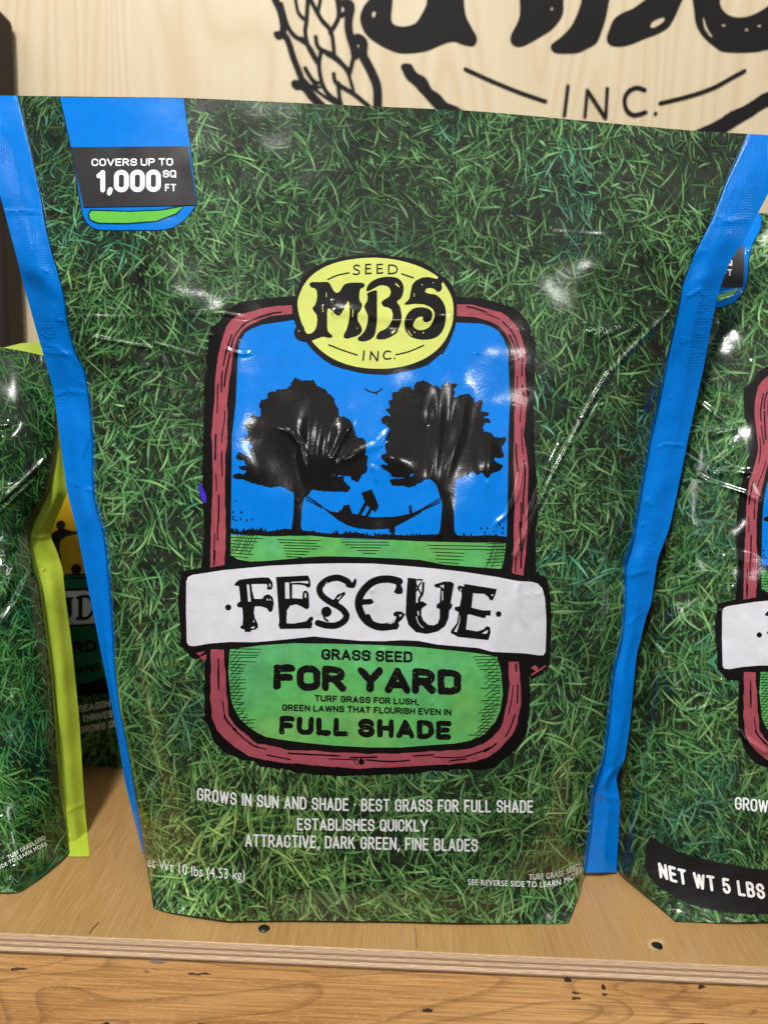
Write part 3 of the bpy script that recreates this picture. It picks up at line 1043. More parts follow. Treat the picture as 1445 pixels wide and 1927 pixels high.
LOGO_TOP = [big_letter(p) for p in (LET_M, LET_B1, LET_B2, LET_S)]
wz = lambda p: zoomed(p, 500, 0, 500 / 1445)
wr = lambda p: zoomed(p, 1000, 0, 445 / 1445)
wm = lambda p: zoomed(p, 480, 0, 965 / 1445)
logo = overlay(board, 'painted_logo', wall, LOGO_TOP + [
    cat(wz([(530, 40), (560, 0), (610, -40), (640, -60), (690, -60), (688, 20), (682, 90), (690, 125), (715, 140), (760, 143), (810, 128), (840, 90), (875, 20), (890, -60),
            (1060, -60), (1078, 20), (1090, 90), (1120, 150), (1147, 200), (1142, 235), (1120, 250), (1070, 240), (1020, 224), (960, 240), (890, 270), (820, 285), (740, 288), (680, 272), (600, 230), (545, 185), (518, 130), (514, 85)]), 4),
    cat(wm([(755, -60), (870, -60), (868, 5), (866, 40), (840, 78), (800, 105), (757, 128), (735, 130), (720, 118), (722, 95), (745, 45)]), 4),
    cat(wr([(310, -80), (475, -80), (470, 20), (450, 120), (420, 210), (395, 262), (345, 292), (285, 320), (220, 325), (150, 322), (120, 300), (122, 270), (180, 225), (240, 160), (280, 80), (305, 0)]), 4),
    cat(wr([(720, -20), (820, -60), (940, -60), (905, 30), (870, 110), (835, 165), (770, 205), (690, 235), (610, 268), (545, 282), (490, 278), (458, 245), (470, 190), (500, 120), (550, 80), (620, 50)]), 4),
    cat(wr([(990, -80), (1148, -80), (1150, 20), (1180, 75), (1225, 100), (1290, 105), (1360, 85), (1430, 45), (1500, 0), (1560, 100), (1500, 270), (1420, 305), (1340, 318), (1180, 316), (1120, 285), (1050, 225), (1005, 150), (992, 60)]), 4),
], M_PAINT, 3, holes=[cat(wz([(583, 60), (597, 62), (592, 88), (585, 95), (577, 80)]), 3), cat(wr([(725, 158), (745, 125), (800, 103), (812, 115), (795, 140), (740, 170)]), 3),
                      cat(wr([(1045, 105), (1055, 115), (1070, 165), (1105, 222), (1090, 222), (1055, 170)]), 3), disc(1361, 47, 3.2, 8), disc(1404, 55.5, 3.2, 8), disc(1428, 48, 3.0, 8), disc(1038, 16, 2.2, 8, 4)], step=28, gap=0.0002)
overlay(board, 'logo_arc', logo, [
    wobble(cat(wz([(735, 365), (745, 345), (775, 342), (805, 370), (830, 400), (870, 425), (900, 480), (950, 520), (990, 560), (1060, 590), (1180, 660), (1300, 740), (1180, 740), (1050, 680), (930, 600), (880, 545), (820, 480), (760, 420)]), 4), 0.7, 8, 3),
    wobble(cat(wr([(820, 900), (920, 840), (1040, 775), (1120, 745), (1200, 690), (1270, 655), (1340, 620), (1400, 575), (1480, 540), (1560, 480), (1560, 600), (1440, 655), (1360, 700), (1290, 745), (1200, 800), (1060, 900)]), 4), 0.7, 8, 4)],
    M_PAINT, 3, step=28, gap=0.0002)
overlay(board, 'logo_lettering', logo, [
    stroke(wm([(592, 194), (660, 225), (740, 258), (818, 285)]), 7), stroke(wr([(785, 630), (950, 590), (1100, 540), (1230, 470), (1300, 432)]), 7.5),
    stroke(wr([(222, 525), (200, 705)]), 7, False), stroke(wr([(325, 712), (340, 550)]), 6.5, False), stroke(wr([(340, 552), (450, 720)]), 7.5, False), stroke(wr([(452, 720), (462, 540)]), 7, False),
    stroke(wr([(690, 548), (640, 535), (590, 560), (567, 610), (580, 670), (625, 702), (695, 685)]), 8), disc(*wr([(757, 693)])[0], 3.8)],
    M_PAINT, 4, step=28, gap=0.0002)
ear = [[(50, 0), (75, 60), (95, 130), (120, 180), (215, 215), (100, 180)],]
strokes = [([(45, -20), (80, 60), (95, 130), (95, 170)], 10), ([(60, 185), (100, 190), (125, 230), (150, 310), (185, 400), (200, 440)], 9),
           ([(160, -20), (175, 60), (205, 100)], 5), ([(85, 20), (120, 140), (165, 200), (215, 213)], 6), ([(230, -20), (222, 110), (215, 170), (235, 260), (285, 345)], 6),
           ([(235, -20), (300, 100), (355, 170), (372, 290)], 6), ([(300, -20), (285, 60)], 5), ([(385, -20), (395, 90), (350, 175)], 6), ([(400, -20), (405, 80), (440, 60)], 6),
           ([(430, 15), (462, 30), (450, 110), (455, 180), (480, 260), (485, 300)], 12), ([(272, 200), (290, 260), (370, 300), (430, 360), (455, 390)], 6),
           ([(485, 270), (470, 340), (455, 400)], 6), ([(500, 205), (530, 230), (530, 300), (570, 380), (605, 470), (608, 580)], 13),
           ([(300, 280), (290, 360), (310, 460), (350, 520), (410, 560)], 6), ([(330, 290), (380, 320), (440, 380), (470, 470), (480, 510)], 5), ([(215, 370), (260, 440), (310, 462), (240, 470)], 6),
           ([(160, 455), (210, 470), (260, 530), (310, 580)], 12), ([(370, 400), (385, 450), (480, 510), (570, 585)], 6), ([(395, 450), (400, 520), (415, 590)], 6), ([(195, 430), (230, 465)], 9),
           ([(150, 190), (235, 250), (280, 330)], 5), ([(250, 470), (330, 530), (400, 570)], 4)]
overlay(board, 'wheat_ear', logo, [stroke(wz(p), w * 1.3) for p, w in strokes] + [disc(*wz([(72, 190)])[0], 8), disc(*wz([(172, 460)])[0], 9), disc(*wz([(515, 215)])[0], 9), disc(*wz([(445, 35)])[0], 8)],
        M_PAINT, 4, step=28, gap=0.0002)

# dark post before the wall, at the left
pa = at_y(np.array(9.), np.array(330.), 0.765)
post = bevelled_box('timber_post', pa[0] - 0.09, pa[0] + 0.0, 0.757, 0.797, 0.0, float(at_y(np.array(4.), np.array(1.), 0.757)[2]), 0.006, M_POST)
tag(post, 'dark brown timber post with a rounded top at the left of the plywood wall', 'post')

# shelf: plywood board on a length of lumber
ea = at(np.array(0.), np.array(1755.), shelf_depth(np.array(0.), np.array(1755.)))
eb = at(np.array(1445.), np.array(1819.), shelf_depth(np.array(1445.), np.array(1819.)))
ang = math.atan2(eb[1] - ea[1], eb[0] - ea[0])
low = at_y(np.array(722.), np.array(1822.), 0.5 * (ea[1] + eb[1]))
THK = 0.0115
shelf = bevelled_box('plywood_shelf', -0.9, 1.3, 0.0, 0.53, -THK, -0.0001, 0.0006, [M_SHELF, M_EDGE], 1)
shelf.location = ea; shelf.rotation_euler = (0, 0, ang)
tag(shelf, 'tan plywood shelf board with a layered raw front edge under the seed bags', 'shelf')
beam = bevelled_box('lumber_beam', -0.9, 1.3, 0.0012, 0.04, -THK - 0.092, -THK - 0.0002, 0.0016, M_LUMBER)
beam.location = ea; beam.rotation_euler = (0, 0, ang)
tag(beam, 'rough orange pine beam running under the front of the plywood shelf', 'beam')


class Top:
    def P(s, u, v, off=0.0):
        p = at(u, v, shelf_depth(u, v)); p[..., 2] = off
        return p

    def normal(s, u, v):
        n = np.zeros(np.shape(u) + (3,)); n[..., 2] = 1
        return n


def local_to(o, child):
    child.matrix_parent_inverse = o.matrix_basis.inverted()


for k, pts in enumerate([[(168, 1757), (176, 1747), (186, 1736)], [(785, 1785), (783, 1765), (781, 1745)]]):
    c = overlay(Top(), 'crack', shelf, [stroke(pts, 1.6 if k == 0 else 1.0)], M_CRACK, 0)
    local_to(shelf, c)


class Front:
    """the front face of the lumber, for knots and dents"""
    n = np.array([math.sin(ang), -math.cos(ang), 0.0])

    def P(s, u, v, off=0.0):
        d = raydir(u, v)
        t = ((ea - s.n * 0.0012 - EYE) @ s.n + off) / (d @ s.n)
        return EYE + d * t[..., None]

    def normal(s, u, v):
        return np.zeros(np.shape(u) + (3,)) + s.n


for k, (u, v, rx, ry) in enumerate([(806, 1900, 10, 5), (1068, 1844, 7, 4), (1320, 1857, 6, 4), (1083, 1901 - 32, 8, 2.5), (1134, 1858, 5, 4), (1138, 1871, 6, 2.5), (1084, 1878, 7, 3), (376, 1832, 24, 3), (38, 1824, 16, 2.6), (196, 1929, 10, 4), (1310, 1927, 26, 2.5)]):
    kn = overlay(Front(), 'knot', beam, [wobble(disc(u, v, rx, 16, ry), min(1.6, ry * 0.35), 3, k)], M_CRACK if ry in (4, 5) else M_KNOT, 0)
    local_to(beam, kn)
chip = overlay(Top(), 'wood_chip', shelf, [wobble(disc(1234, 1777, 16, 18, 12), 1.5, 4, 2)], M_CHIP, 0, gap=0.00003)
local_to(shelf, chip)
_l = np.random.default_rng(5)
lint = overlay(Front(), 'lint_tuft', None, [stroke([(280 + 34 * _l.uniform(), 1797 + 14 * _l.uniform()) for _ in range(4)], 0.6) for _ in range(20)], M_LINT, 3, step=6, gap=0.0002)
tag(lint, 'small tuft of grey lint stuck on the beam just below the plywood edge', 'lint')


def nail(u, v, ru, label, sunk):
    c = at(np.array(float(u)), np.array(float(v)), shelf_depth(np.array(float(u)), np.array(float(v))))
    r = ru * shelf_depth(np.array(float(u)), np.array(float(v))) / F
    bm = bmesh.new()
    prof = [(0.0, 0.0009), (0.55, 0.0009), (0.85, 0.0007), (1.0, 0.0003), (1.0, 0.00002)] if not sunk else [(0.0, 0.0002), (0.75, 0.0003), (0.9, 0.0005), (1.05, 0.0003), (1.1, 0.00002)]
    rings = []
    for pr, z in prof:
        rings.append([bm.verts.new((r * pr * math.cos(a) * (1 + 0.05 * math.sin(3 * a)), r * pr * math.sin(a), z)) for a in np.linspace(0, 2 * math.pi, 20, endpoint=False)] if pr else [bm.verts.new((0, 0, z))])
    for i in range(20):
        bm.faces.new((rings[0][0], rings[1][i], rings[1][(i + 1) % 20]))
        for a, b in zip(rings[1:], rings[2:]):
            bm.faces.new((a[i], b[i], b[(i + 1) % 20], a[(i + 1) % 20]))
    me = bpy.data.meshes.new('nail'); bm.to_mesh(me); bm.free()
    me.polygons.foreach_set('use_smooth', [True] * len(me.polygons))
    o = link('nail', me, M_STEEL)
    o.location = c
    tag(o, label, 'nail', 'nails in the shelf board')


nail(497, 1748, 10.5, 'shiny round nail head in the shelf below the left half of the large bag', False)
nail(1236, 1780, 9.5, 'dark sunken nail in chipped wood below the right-hand bag', True)


# ------------------------------------------------------------------ artwork of the emblem (traced in pixels of the large bag)
Z3 = lambda p: zoomed(p, 380, 460, 660 / 1445)
Z4 = lambda p: zoomed(p, 380, 680, 660 / 1445)
Z5 = lambda p: zoomed(p, 330, 1050, 370 / 1445)
Z6 = lambda p: zoomed(p, 680, 1050, 370 / 1445)
ZB = lambda p: zoomed(p, 320, 1020, 740 / 1445)
Z7 = lambda p: zoomed(p, 420, 700, 300 / 1445)
Z8 = lambda p: zoomed(p, 690, 700, 320 / 1445)

OUTER = Z3([(385, 210), (230, 225), (150, 240), (105, 270), (80, 310), (40, 340), (20, 450), (10, 600), (15, 657)]) + Z4([(8, 200), (5, 350), (3, 550), (10, 700), (0, 850)]) + \
    [(340, 1076), (336, 1127), (341, 1216), (363, 1239)] + ZB([(130, 430), (125, 560), (130, 650), (160, 730), (200, 770), (260, 800), (310, 805), (330, 825), (400, 830), (470, 845), (560, 858), (600, 862), (700, 856), (850, 855), (950, 842), (1050, 835), (1120, 838), (1190, 830), (1220, 800), (1250, 780), (1290, 735), (1310, 700), (1322, 560), (1320, 485)]) + \
    [(997, 1279), (1020, 1268), (1034, 1250), (1037, 1160), (1034, 1114), (1028, 1088), (1008, 1080)] + Z4([(1372, 700), (1385, 640), (1375, 460), (1365, 250), (1370, 0)]) + \
    Z3([(1370, 480), (1372, 410), (1340, 310), (1300, 272), (1260, 250), (1200, 236), (1160, 225), (1050, 215)])
RED_TOP_L = Z3([(372, 250), (300, 255), (250, 265), (190, 278), (150, 290), (120, 315), (100, 340), (75, 420), (60, 500), (55, 560), (52, 657)]) + Z4([(40, 300), (47, 500), (38, 700), (35, 848), (95, 840), (98, 700), (95, 480), (105, 300)]) + \
    Z3([(105, 657), (115, 560), (130, 450), (138, 410), (150, 380), (175, 350), (200, 330), (240, 310), (290, 295), (372, 285)])
RED_TOP_R = Z3([(1050, 245), (1120, 250), (1180, 265), (1230, 280), (1260, 300), (1295, 335), (1312, 370), (1335, 440), (1330, 520), (1340, 640)]) + Z4([(1340, 150), (1325, 300), (1345, 440), (1340, 560), (1340, 700), (1325, 885), (1278, 870), (1288, 600), (1283, 400)]) + \
    Z3([(1290, 640), (1288, 540), (1285, 470), (1278, 425), (1265, 390), (1245, 360), (1220, 335), (1180, 315), (1130, 300), (1050, 295)])
RED_LOW = ZB([(152, 395), (150, 480), (148, 560), (155, 640), (175, 690), (200, 720), (240, 755), (290, 785), (350, 800), (420, 810), (510, 818), (600, 825), (680, 832), (760, 832), (860, 826), (950, 820), (1040, 815), (1120, 805), (1170, 788), (1210, 760), (1255, 710), (1275, 660), (1287, 600), (1288, 520), (1280, 440),
              (1243, 440), (1247, 520), (1235, 600), (1225, 660), (1210, 690), (1180, 720), (1150, 740), (1100, 757), (1050, 765), (950, 768), (850, 778), (740, 778), (640, 775), (540, 768), (450, 765), (380, 750), (320, 740), (285, 712), (260, 690), (235, 668), (215, 640), (208, 560), (205, 480), (200, 395)])
SKY = Z3([(392, 310), (320, 320), (250, 330), (210, 345), (180, 362), (160, 395), (150, 430), (145, 540), (140, 657)]) + Z4([(125, 300), (122, 500), (120, 712), (500, 735), (800, 740), (1255, 745), (1258, 600), (1262, 300)]) + \
    Z3([(1268, 640), (1262, 500), (1258, 430), (1240, 385), (1220, 357), (1190, 338), (1150, 326), (1050, 322), (720, 320)])
LAWN_UP = Z4([(120, 700), (280, 716), (430, 712), (700, 728), (1000, 738), (1255, 738), (1250, 790), (1232, 855), (1130, 848), (1000, 838), (900, 818), (800, 812), (650, 806), (500, 803), (420, 808), (350, 815), (270, 822), (200, 825), (150, 816), (120, 800)])
LAWN_LOW = ZB([(220, 395), (330, 380), (450, 372), (600, 374), (750, 378), (900, 385), (1000, 395), (1100, 405), (1200, 420), (1215, 470), (1222, 560), (1212, 620), (1195, 660), (1150, 710), (1100, 730), (1050, 740), (950, 747), (850, 755), (740, 755), (600, 748), (500, 738), (400, 725), (350, 715), (320, 700), (290, 680), (258, 650), (235, 610), (225, 580), (215, 480)])
BANNER = [(351, 1094), (354, 1086), (362, 1082), (420, 1073), (509, 1064.5), (586, 1061), (640, 1060), (700, 1060.5), (764, 1065), (818, 1070), (872, 1076), (936, 1086), (974, 1093.5), (1000, 1095), (1011, 1098), (1020, 1107), (1025, 1127), (1027.7, 1165), (1027, 1200), (1026, 1227), (1022, 1233), (1012, 1233), (987, 1229.5), (926, 1226.7), (900, 1219.5), (859, 1216), (823, 1213), (787, 1206), (757, 1204.6), (720, 1206.5), (680, 1206), (619, 1200.6), (591, 1197.5), (560, 1201), (535, 1203.6), (480, 1208.5), (432, 1208), (394, 1211), (366, 1216), (356, 1215), (352, 1209), (350.5, 1150)]
TREE1 = Z7([(635, 70), (660, 55), (700, 75), (750, 80), (815, 75), (850, 125), (910, 150), (950, 190), (1000, 235), (1015, 290), (1045, 340), (1050, 400), (1100, 405), (1160, 450), (1190, 530), (1215, 590), (1270, 600), (1300, 660), (1285, 740), (1310, 770), (1300, 830), (1305, 890), (1260, 930), (1240, 960), (1225, 990), (1180, 980), (1140, 940), (1090, 945), (1100, 995), (1145, 1040), (1130, 1080), (1060, 1080), (970, 1080), (880, 1075), (800, 1065), (770, 1110), (640, 1090), (520, 1035), (430, 1045), (350, 1025), (250, 1000), (180, 970), (110, 965), (95, 940), (120, 920), (200, 925), (205, 890), (160, 880), (150, 855), (205, 850), (190, 800), (130, 790), (125, 750), (150, 730), (190, 750), (235, 770), (260, 750), (235, 715), (260, 690), (250, 640), (200, 620), (195, 580), (230, 575), (215, 520), (190, 490), (240, 430), (265, 380), (320, 410), (345, 370), (330, 310), (345, 260), (400, 240), (410, 185), (460, 180), (500, 160), (570, 155), (610, 120)])
TRUNK1 = Z7([(560, 1010), (800, 1040), (775, 1100), (735, 1140), (720, 1190), (710, 1300), (705, 1400), (725, 1440), (790, 1480), (560, 1480), (610, 1435), (622, 1400), (635, 1300), (640, 1100), (600, 1070)])
TREE2 = Z8([(125, 400), (160, 370), (210, 375), (165, 320), (200, 300), (185, 250), (215, 235), (220, 175), (260, 170), (300, 130), (370, 130), (400, 150), (410, 100), (470, 75), (520, 90), (560, 115), (605, 120), (620, 155), (645, 110), (690, 85), (720, 100), (770, 100), (735, 150), (750, 170), (735, 215), (800, 195), (860, 185), (885, 205), (910, 230), (915, 260), (960, 240), (985, 250), (970, 330), (1025, 340), (1030, 365), (985, 385), (1040, 400), (1045, 425), (1000, 435), (985, 470), (1000, 510), (1035, 510), (1080, 545), (1125, 560), (1180, 555), (1170, 600), (1145, 640), (1165, 710), (1130, 730), (1085, 725), (1090, 760), (1150, 790), (1150, 815), (1110, 845), (1060, 860), (1030, 900), (1000, 880), (975, 850), (940, 875), (915, 850), (850, 855), (700, 870), (545, 900), (490, 915), (430, 950), (370, 975), (310, 965), (220, 960), (200, 930), (215, 910), (290, 905), (330, 895), (220, 890), (200, 860), (130, 810), (125, 785), (180, 790), (125, 730), (130, 700), (165, 690), (155, 610), (190, 600), (160, 570), (190, 500), (180, 460), (135, 430)])
TRUNK2 = Z8([(500, 880), (900, 830), (830, 880), (790, 895), (757, 920), (748, 1000), (742, 1200), (745, 1340), (770, 1385), (830, 1420), (570, 1420), (612, 1370), (625, 1310), (635, 1200), (640, 1110), (620, 1050), (590, 960), (545, 912)])
FE_F = Z5([(435, 195), (445, 180), (470, 160), (540, 150), (640, 142), (690, 145), (712, 175), (718, 205), (708, 230), (685, 235), (672, 225), (680, 208), (672, 192), (640, 190), (560, 192), (565, 240), (580, 300), (640, 300), (655, 275), (685, 265), (715, 285), (725, 330), (715, 385), (700, 398), (685, 390), (675, 370), (630, 355), (585, 355), (578, 400), (585, 440), (605, 480), (610, 510), (590, 525), (555, 532), (555, 543), (510, 543), (508, 525), (485, 520), (476, 505), (495, 492), (498, 430), (492, 365), (460, 360), (452, 345), (465, 325), (480, 320), (475, 260), (468, 205), (445, 205)])
FE_E = Z5([(740, 140), (975, 128), (990, 160), (995, 200), (985, 218), (968, 215), (950, 200), (905, 195), (860, 195), (858, 295), (935, 300), (935, 260), (945, 242), (965, 240), (980, 260), (985, 360), (970, 378), (950, 370), (925, 355), (890, 340), (845, 350), (820, 385), (818, 480), (870, 482), (960, 465), (990, 435), (1010, 430), (1015, 450), (1000, 470), (1010, 480), (998, 517), (770, 522), (758, 495), (765, 470), (755, 330), (745, 185)])
FE_U = Z6([(340, 145), (395, 150), (405, 175), (400, 330), (450, 318), (485, 340), (450, 365), (440, 380), (440, 420), (455, 460), (490, 490), (530, 495), (560, 480), (575, 440), (575, 375), (552, 365), (550, 345), (575, 325), (582, 220), (540, 215), (535, 195), (610, 172), (660, 175), (680, 190), (665, 270), (655, 330), (670, 345), (660, 370), (645, 385), (640, 440), (615, 500), (560, 540), (480, 558), (400, 545), (345, 490), (325, 420), (330, 280)])
FE_E2 = Z6([(705, 215), (720, 200), (752, 212), (755, 190), (993, 228), (985, 265), (965, 310), (945, 310), (930, 285), (900, 262), (860, 262), (820, 258), (808, 365), (890, 385), (950, 385), (947, 425), (915, 422), (912, 440), (890, 440), (800, 415), (780, 415), (768, 525), (850, 540), (895, 525), (920, 500), (945, 510), (948, 550), (932, 603), (710, 580), (655, 550), (660, 530), (700, 480), (715, 400), (685, 380), (685, 360), (720, 355), (735, 290), (735, 250), (712, 238)])


def dashes(left, right, n, seed, w=3.1):
    """hand drawn grain lines along a strip between two edges"""
    r = np.random.default_rng(seed)
    L = np.array(left, float); R = np.array(right, float)

    def along(p, t):
        d = np.concatenate([[0], np.cumsum(np.hypot(*(p[1:] - p[:-1]).T))]); d /= d[-1]
        return np.stack([np.interp(t, d, p[:, 0]), np.interp(t, d, p[:, 1])], -1)
    out = []
    for i in range(n):
        a = (i + r.uniform(0, 0.6)) / n; ln = r.uniform(0.7, 1.7) / n
        t = np.linspace(a, min(a + ln, 0.995), 8)
        k = r.choice([0.25, 0.5, 0.74]) + 0.10 * np.sin(t * r.uniform(15, 40) + r.uniform(0, 6)) * r.uniform(0, 1)
        p = along(L, t) * (1 - k[:, None]) + along(R, t) * k[:, None]
        out.append(stroke(p, r.uniform(0.7, 1.15) * w, False))
    return out


GRAIN = dashes(RED_TOP_L[:15], RED_TOP_L[:14:-1], 15, 4) + dashes(RED_TOP_R[:16], RED_TOP_R[:15:-1], 16, 9) + dashes(RED_LOW[:25], RED_LOW[:24:-1], 22, 5)
GRAIN += [disc(*ZB([(703, 808)])[0], 6.0, 12), stroke(ZB([(690, 790), (676, 805), (690, 820)]), 1.6)]


def hatch():
    out = []
    L = lambda a, b, w=1.7: out.append(stroke([a, b], w, False))
    r = np.random.default_rng(2)
    for i, (xa, xb) in enumerate([(122, 215), (122, 250), (125, 230), (122, 205), (124, 212), (122, 200), (125, 210), (124, 190)]):
        y = 712 + i * 13; L(*Z4([(xa, y), (xb, y + 6)]))
    for i in range(7):
        L(*Z4([(122 + i * 12, 800 - r.uniform(0, 30)), (150 + i * 13, 715)]), 1.4)
    for i, (xa, xb) in enumerate([(310, 490), (320, 470), (340, 488), (333, 470), (345, 440), (345, 430), (350, 410)]):
        y = 735 + i * 11.5; L(*Z4([(xa, y), (xb, y + 4)]))
    for i, (xa, xb) in enumerate([(568, 782), (575, 768), (590, 770), (612, 735), (640, 725), (665, 715)]):
        y = 733 + i * 11.5; L(*Z4([(xa, y), (xb, y + 1)]))
    for i, (xa, xb) in enumerate([(930, 1240), (940, 1250), (952, 1080), (965, 1075), (962, 1078), (975, 1055)]):
        y = 758 + i * 14; L(*Z4([(xa, y), (xb, y + 5)]))
    for i in range(8):
        L(*Z4([(1170 + i * 12, 850 - r.uniform(0, 25)), (1205 + i * 8, 742)]), 1.4)
        L(*Z4([(1160 + r.uniform(0, 30), 752 + i * 13), (1250, 748 + i * 13)]), 1.5)
    for i in range(26):      # lower field, both sides
        y = 392 + i * 11.5
        xl = 222 + max(0, (y - 560)) ** 1.0 * 0.30
        ln = (110 - i * 4) if i < 5 else r.uniform(28, 62)
        L(*ZB([(xl, y), (xl + ln, y + r.uniform(-4, 4))]), 1.6)
        if i % 2 == 0:
            L(*ZB([(xl + 2, y + 30), (xl + 38, y - 14)]), 1.4)
        y2 = 420 + i * 11.5
        xr = 1214 - max(0, (y2 - 590)) * 0.42
        ln = (100 - i * 6) if i < 5 else r.uniform(28, 75)
        L(*ZB([(xr - ln, y2 + 2), (xr, y2 + r.uniform(-4, 4))]), 1.6)
        if i % 2 == 0:
            L(*ZB([(xr - 60, y2 + 34), (xr - 6, y2 - 10)]), 1.4)
    return out


HATCH = hatch()
_r = np.random.default_rng(3)
GROUND = Z4([(120, 697), (150, 702), (200, 692), (260, 702), (300, 697), (340, 690), (430, 698), (500, 707), (560, 712), (640, 704), (690, 720), (760, 712), (840, 717), (960, 712), (1100, 720), (1180, 716), (1255, 722), (1255, 746), (1100, 746), (900, 741), (700, 731), (540, 726), (430, 716), (280, 721), (120, 709)])
TUFTS = []
for k in range(95):
    x = 125 + 1125 * _r.uniform() if k % 2 else _r.choice([150, 200, 250, 340, 560, 640, 700, 840, 1080, 1200]) + _r.normal(0, 22)
    x = min(max(x, 128), 1248)
    y = np.interp(x, [120, 430, 700, 1255], [702, 702, 720, 726]); h = _r.uniform(4, 22); b = _r.uniform(5, 11)
    TUFTS.append(np.array(Z4([(x - b, y + 4), (x + _r.uniform(-7, 7), y - h), (x + b, y + 4)])))
DOTS = [disc(*Z4([p])[0], r_, 8) for p, r_ in [((128, 620), 2), ((162, 622), 2), ((128, 650), 2), ((140, 655), 2), ((160, 650), 2), ((185, 655), 2), ((208, 650), 1.8), ((138, 575), 1.3), ((130, 640), 1.8), ((1148, 687), 2), ((1175, 687), 2), ((1165, 705), 2), ((1226, 672), 2), ((1238, 687), 2), ((1238, 706), 2), ((1200, 700), 1.6)]]
HAMMOCK = [np.array(Z4([(488, 594), (530, 618), (560, 622), (562, 612), (576, 612), (582, 594), (608, 590), (618, 626), (640, 630), (700, 642), (790, 640), (855, 628), (852, 596), (862, 590), (866, 625), (900, 610), (906, 618), (870, 640), (830, 662), (795, 680), (795, 704), (773, 706), (770, 688), (700, 692), (640, 686), (600, 674), (560, 652), (520, 620)])),
           np.array(Z4([(657, 540), (700, 527), (728, 596), (714, 620), (688, 600), (672, 582)])),
           stroke(Z4([(648, 634), (682, 572)]), 6, False), stroke(Z4([(676, 642), (704, 592)]), 5.5, False)]
for a, b in [((425, 556), (496, 600)), ((430, 550), (496, 598)), ((428, 570), (494, 600)), ((440, 575), (494, 602)), ((898, 612), (988, 558)), ((898, 614), (985, 570)), ((900, 616), (982, 580))]:
    HAMMOCK.append(stroke(Z4([a, b]), 1.3, False))
BIRD = [stroke(Z4([(672, 113), (695, 125), (718, 128), (742, 112)]), 2.2), stroke(Z4([(712, 128), (722, 136)]), 3, False, 1)]
SEEDL = [stroke(Zo([(578, 130), (555, 122), (535, 135), (545, 155), (570, 165), (578, 183), (560, 197), (530, 192)]), 2.8), stroke(Zo([(632, 118), (630, 192)]), 2.8, False), stroke(Zo([(632, 118), (668, 116)]), 2.8, False), stroke(Zo([(632, 152), (664, 150)]), 2.8, False), stroke(Zo([(630, 192), (672, 186)]), 2.8, False),
         stroke(Zo([(722, 118), (722, 188)]), 2.8, False), stroke(Zo([(722, 118), (762, 116)]), 2.8, False), stroke(Zo([(722, 152), (758, 150)]), 2.8, False), stroke(Zo([(722, 188), (764, 184)]), 2.8, False),
         stroke(Zo([(815, 122), (812, 192)]), 2.8, False), stroke(Zo([(815, 122), (855, 126), (880, 150), (868, 182), (812, 192)]), 2.8),
         stroke(Zo([(326, 238), (400, 205), (495, 184)]), 2.6), stroke(Zo([(918, 192), (1010, 224)]), 2.6), stroke(Zo([(334, 760), (450, 805), (562, 842)]), 2.6), stroke(Zo([(872, 840), (980, 812), (1092, 764)]), 2.6),
         stroke(Zo([(618, 808), (608, 882)]), 3, False), stroke(Zo([(665, 880), (672, 815)]), 2.8, False), stroke(Zo([(672, 815), (722, 888)]), 3.2, False), stroke(Zo([(724, 888), (730, 812)]), 2.8, False), stroke(Zo([(828, 815), (795, 812), (772, 840), (785, 872), (830, 868)]), 3), disc(*Zo([(860, 868)])[0], 1.8)]
SPECKS = [stroke(Zo([(314, 345), (316, 375)]), 1.5, False), stroke(Zo([(284, 445), (288, 495)]), 1.5, False), stroke(Zo([(528, 480), (526, 535)]), 1.5, False), cat(Zo([(832, 660), (860, 642), (866, 652), (842, 672)]), 3), cat(Zo([(862, 268), (882, 275), (900, 300), (880, 290)]), 3), stroke(Zo([(968, 650), (995, 684)]), 1.6, False), disc(*Zo([(1080, 280)])[0], 1), disc(*Zo([(1168, 264)])[0], 1), disc(*Zo([(1020, 660)])[0], 1.2), disc(*Zo([(1090, 664)])[0], 1.2), stroke(Zo([(1018, 350), (1016, 372)]), 1.2, False), disc(*Zo([(95, 650)])[0], 1.2), disc(*Zo([(563, 628)])[0], 1)]
OVAL = cat([(560, 575), (566, 548), (583, 522), (612, 502), (650, 490), (700, 485), (745, 489), (790, 502), (826, 523), (848, 555), (853, 585), (848, 618), (830, 650), (800, 674), (760, 689), (714, 694), (665, 689), (625, 674), (594, 650), (571, 616)], 5)
OVAL_OUT = wobble(cat([(553, 578), (560, 545), (577, 515), (605, 496), (645, 484), (700, 479.5), (748, 482), (795, 494), (822, 514), (850, 535), (858, 570), (857, 600), (850, 632), (834, 662), (806, 684), (765, 698), (715, 704), (668, 699), (624, 685), (590, 660), (566, 628), (556, 606)], 5), 0.7, 6, 2)


def speckles(loops, n, seed):
    """worn dots missing from the ink of the lettering"""
    r = np.random.default_rng(seed)
    allp = np.concatenate(loops)
    out = []
    while len(out) < n:
        x, y = r.uniform(allp[:, 0].min(), allp[:, 0].max()), r.uniform(allp[:, 1].min(), allp[:, 1].max())
        out.append(disc(x, y, r.uniform(0.4, 1.0), 6, r.uniform(0.5, 1.3)))
    return out


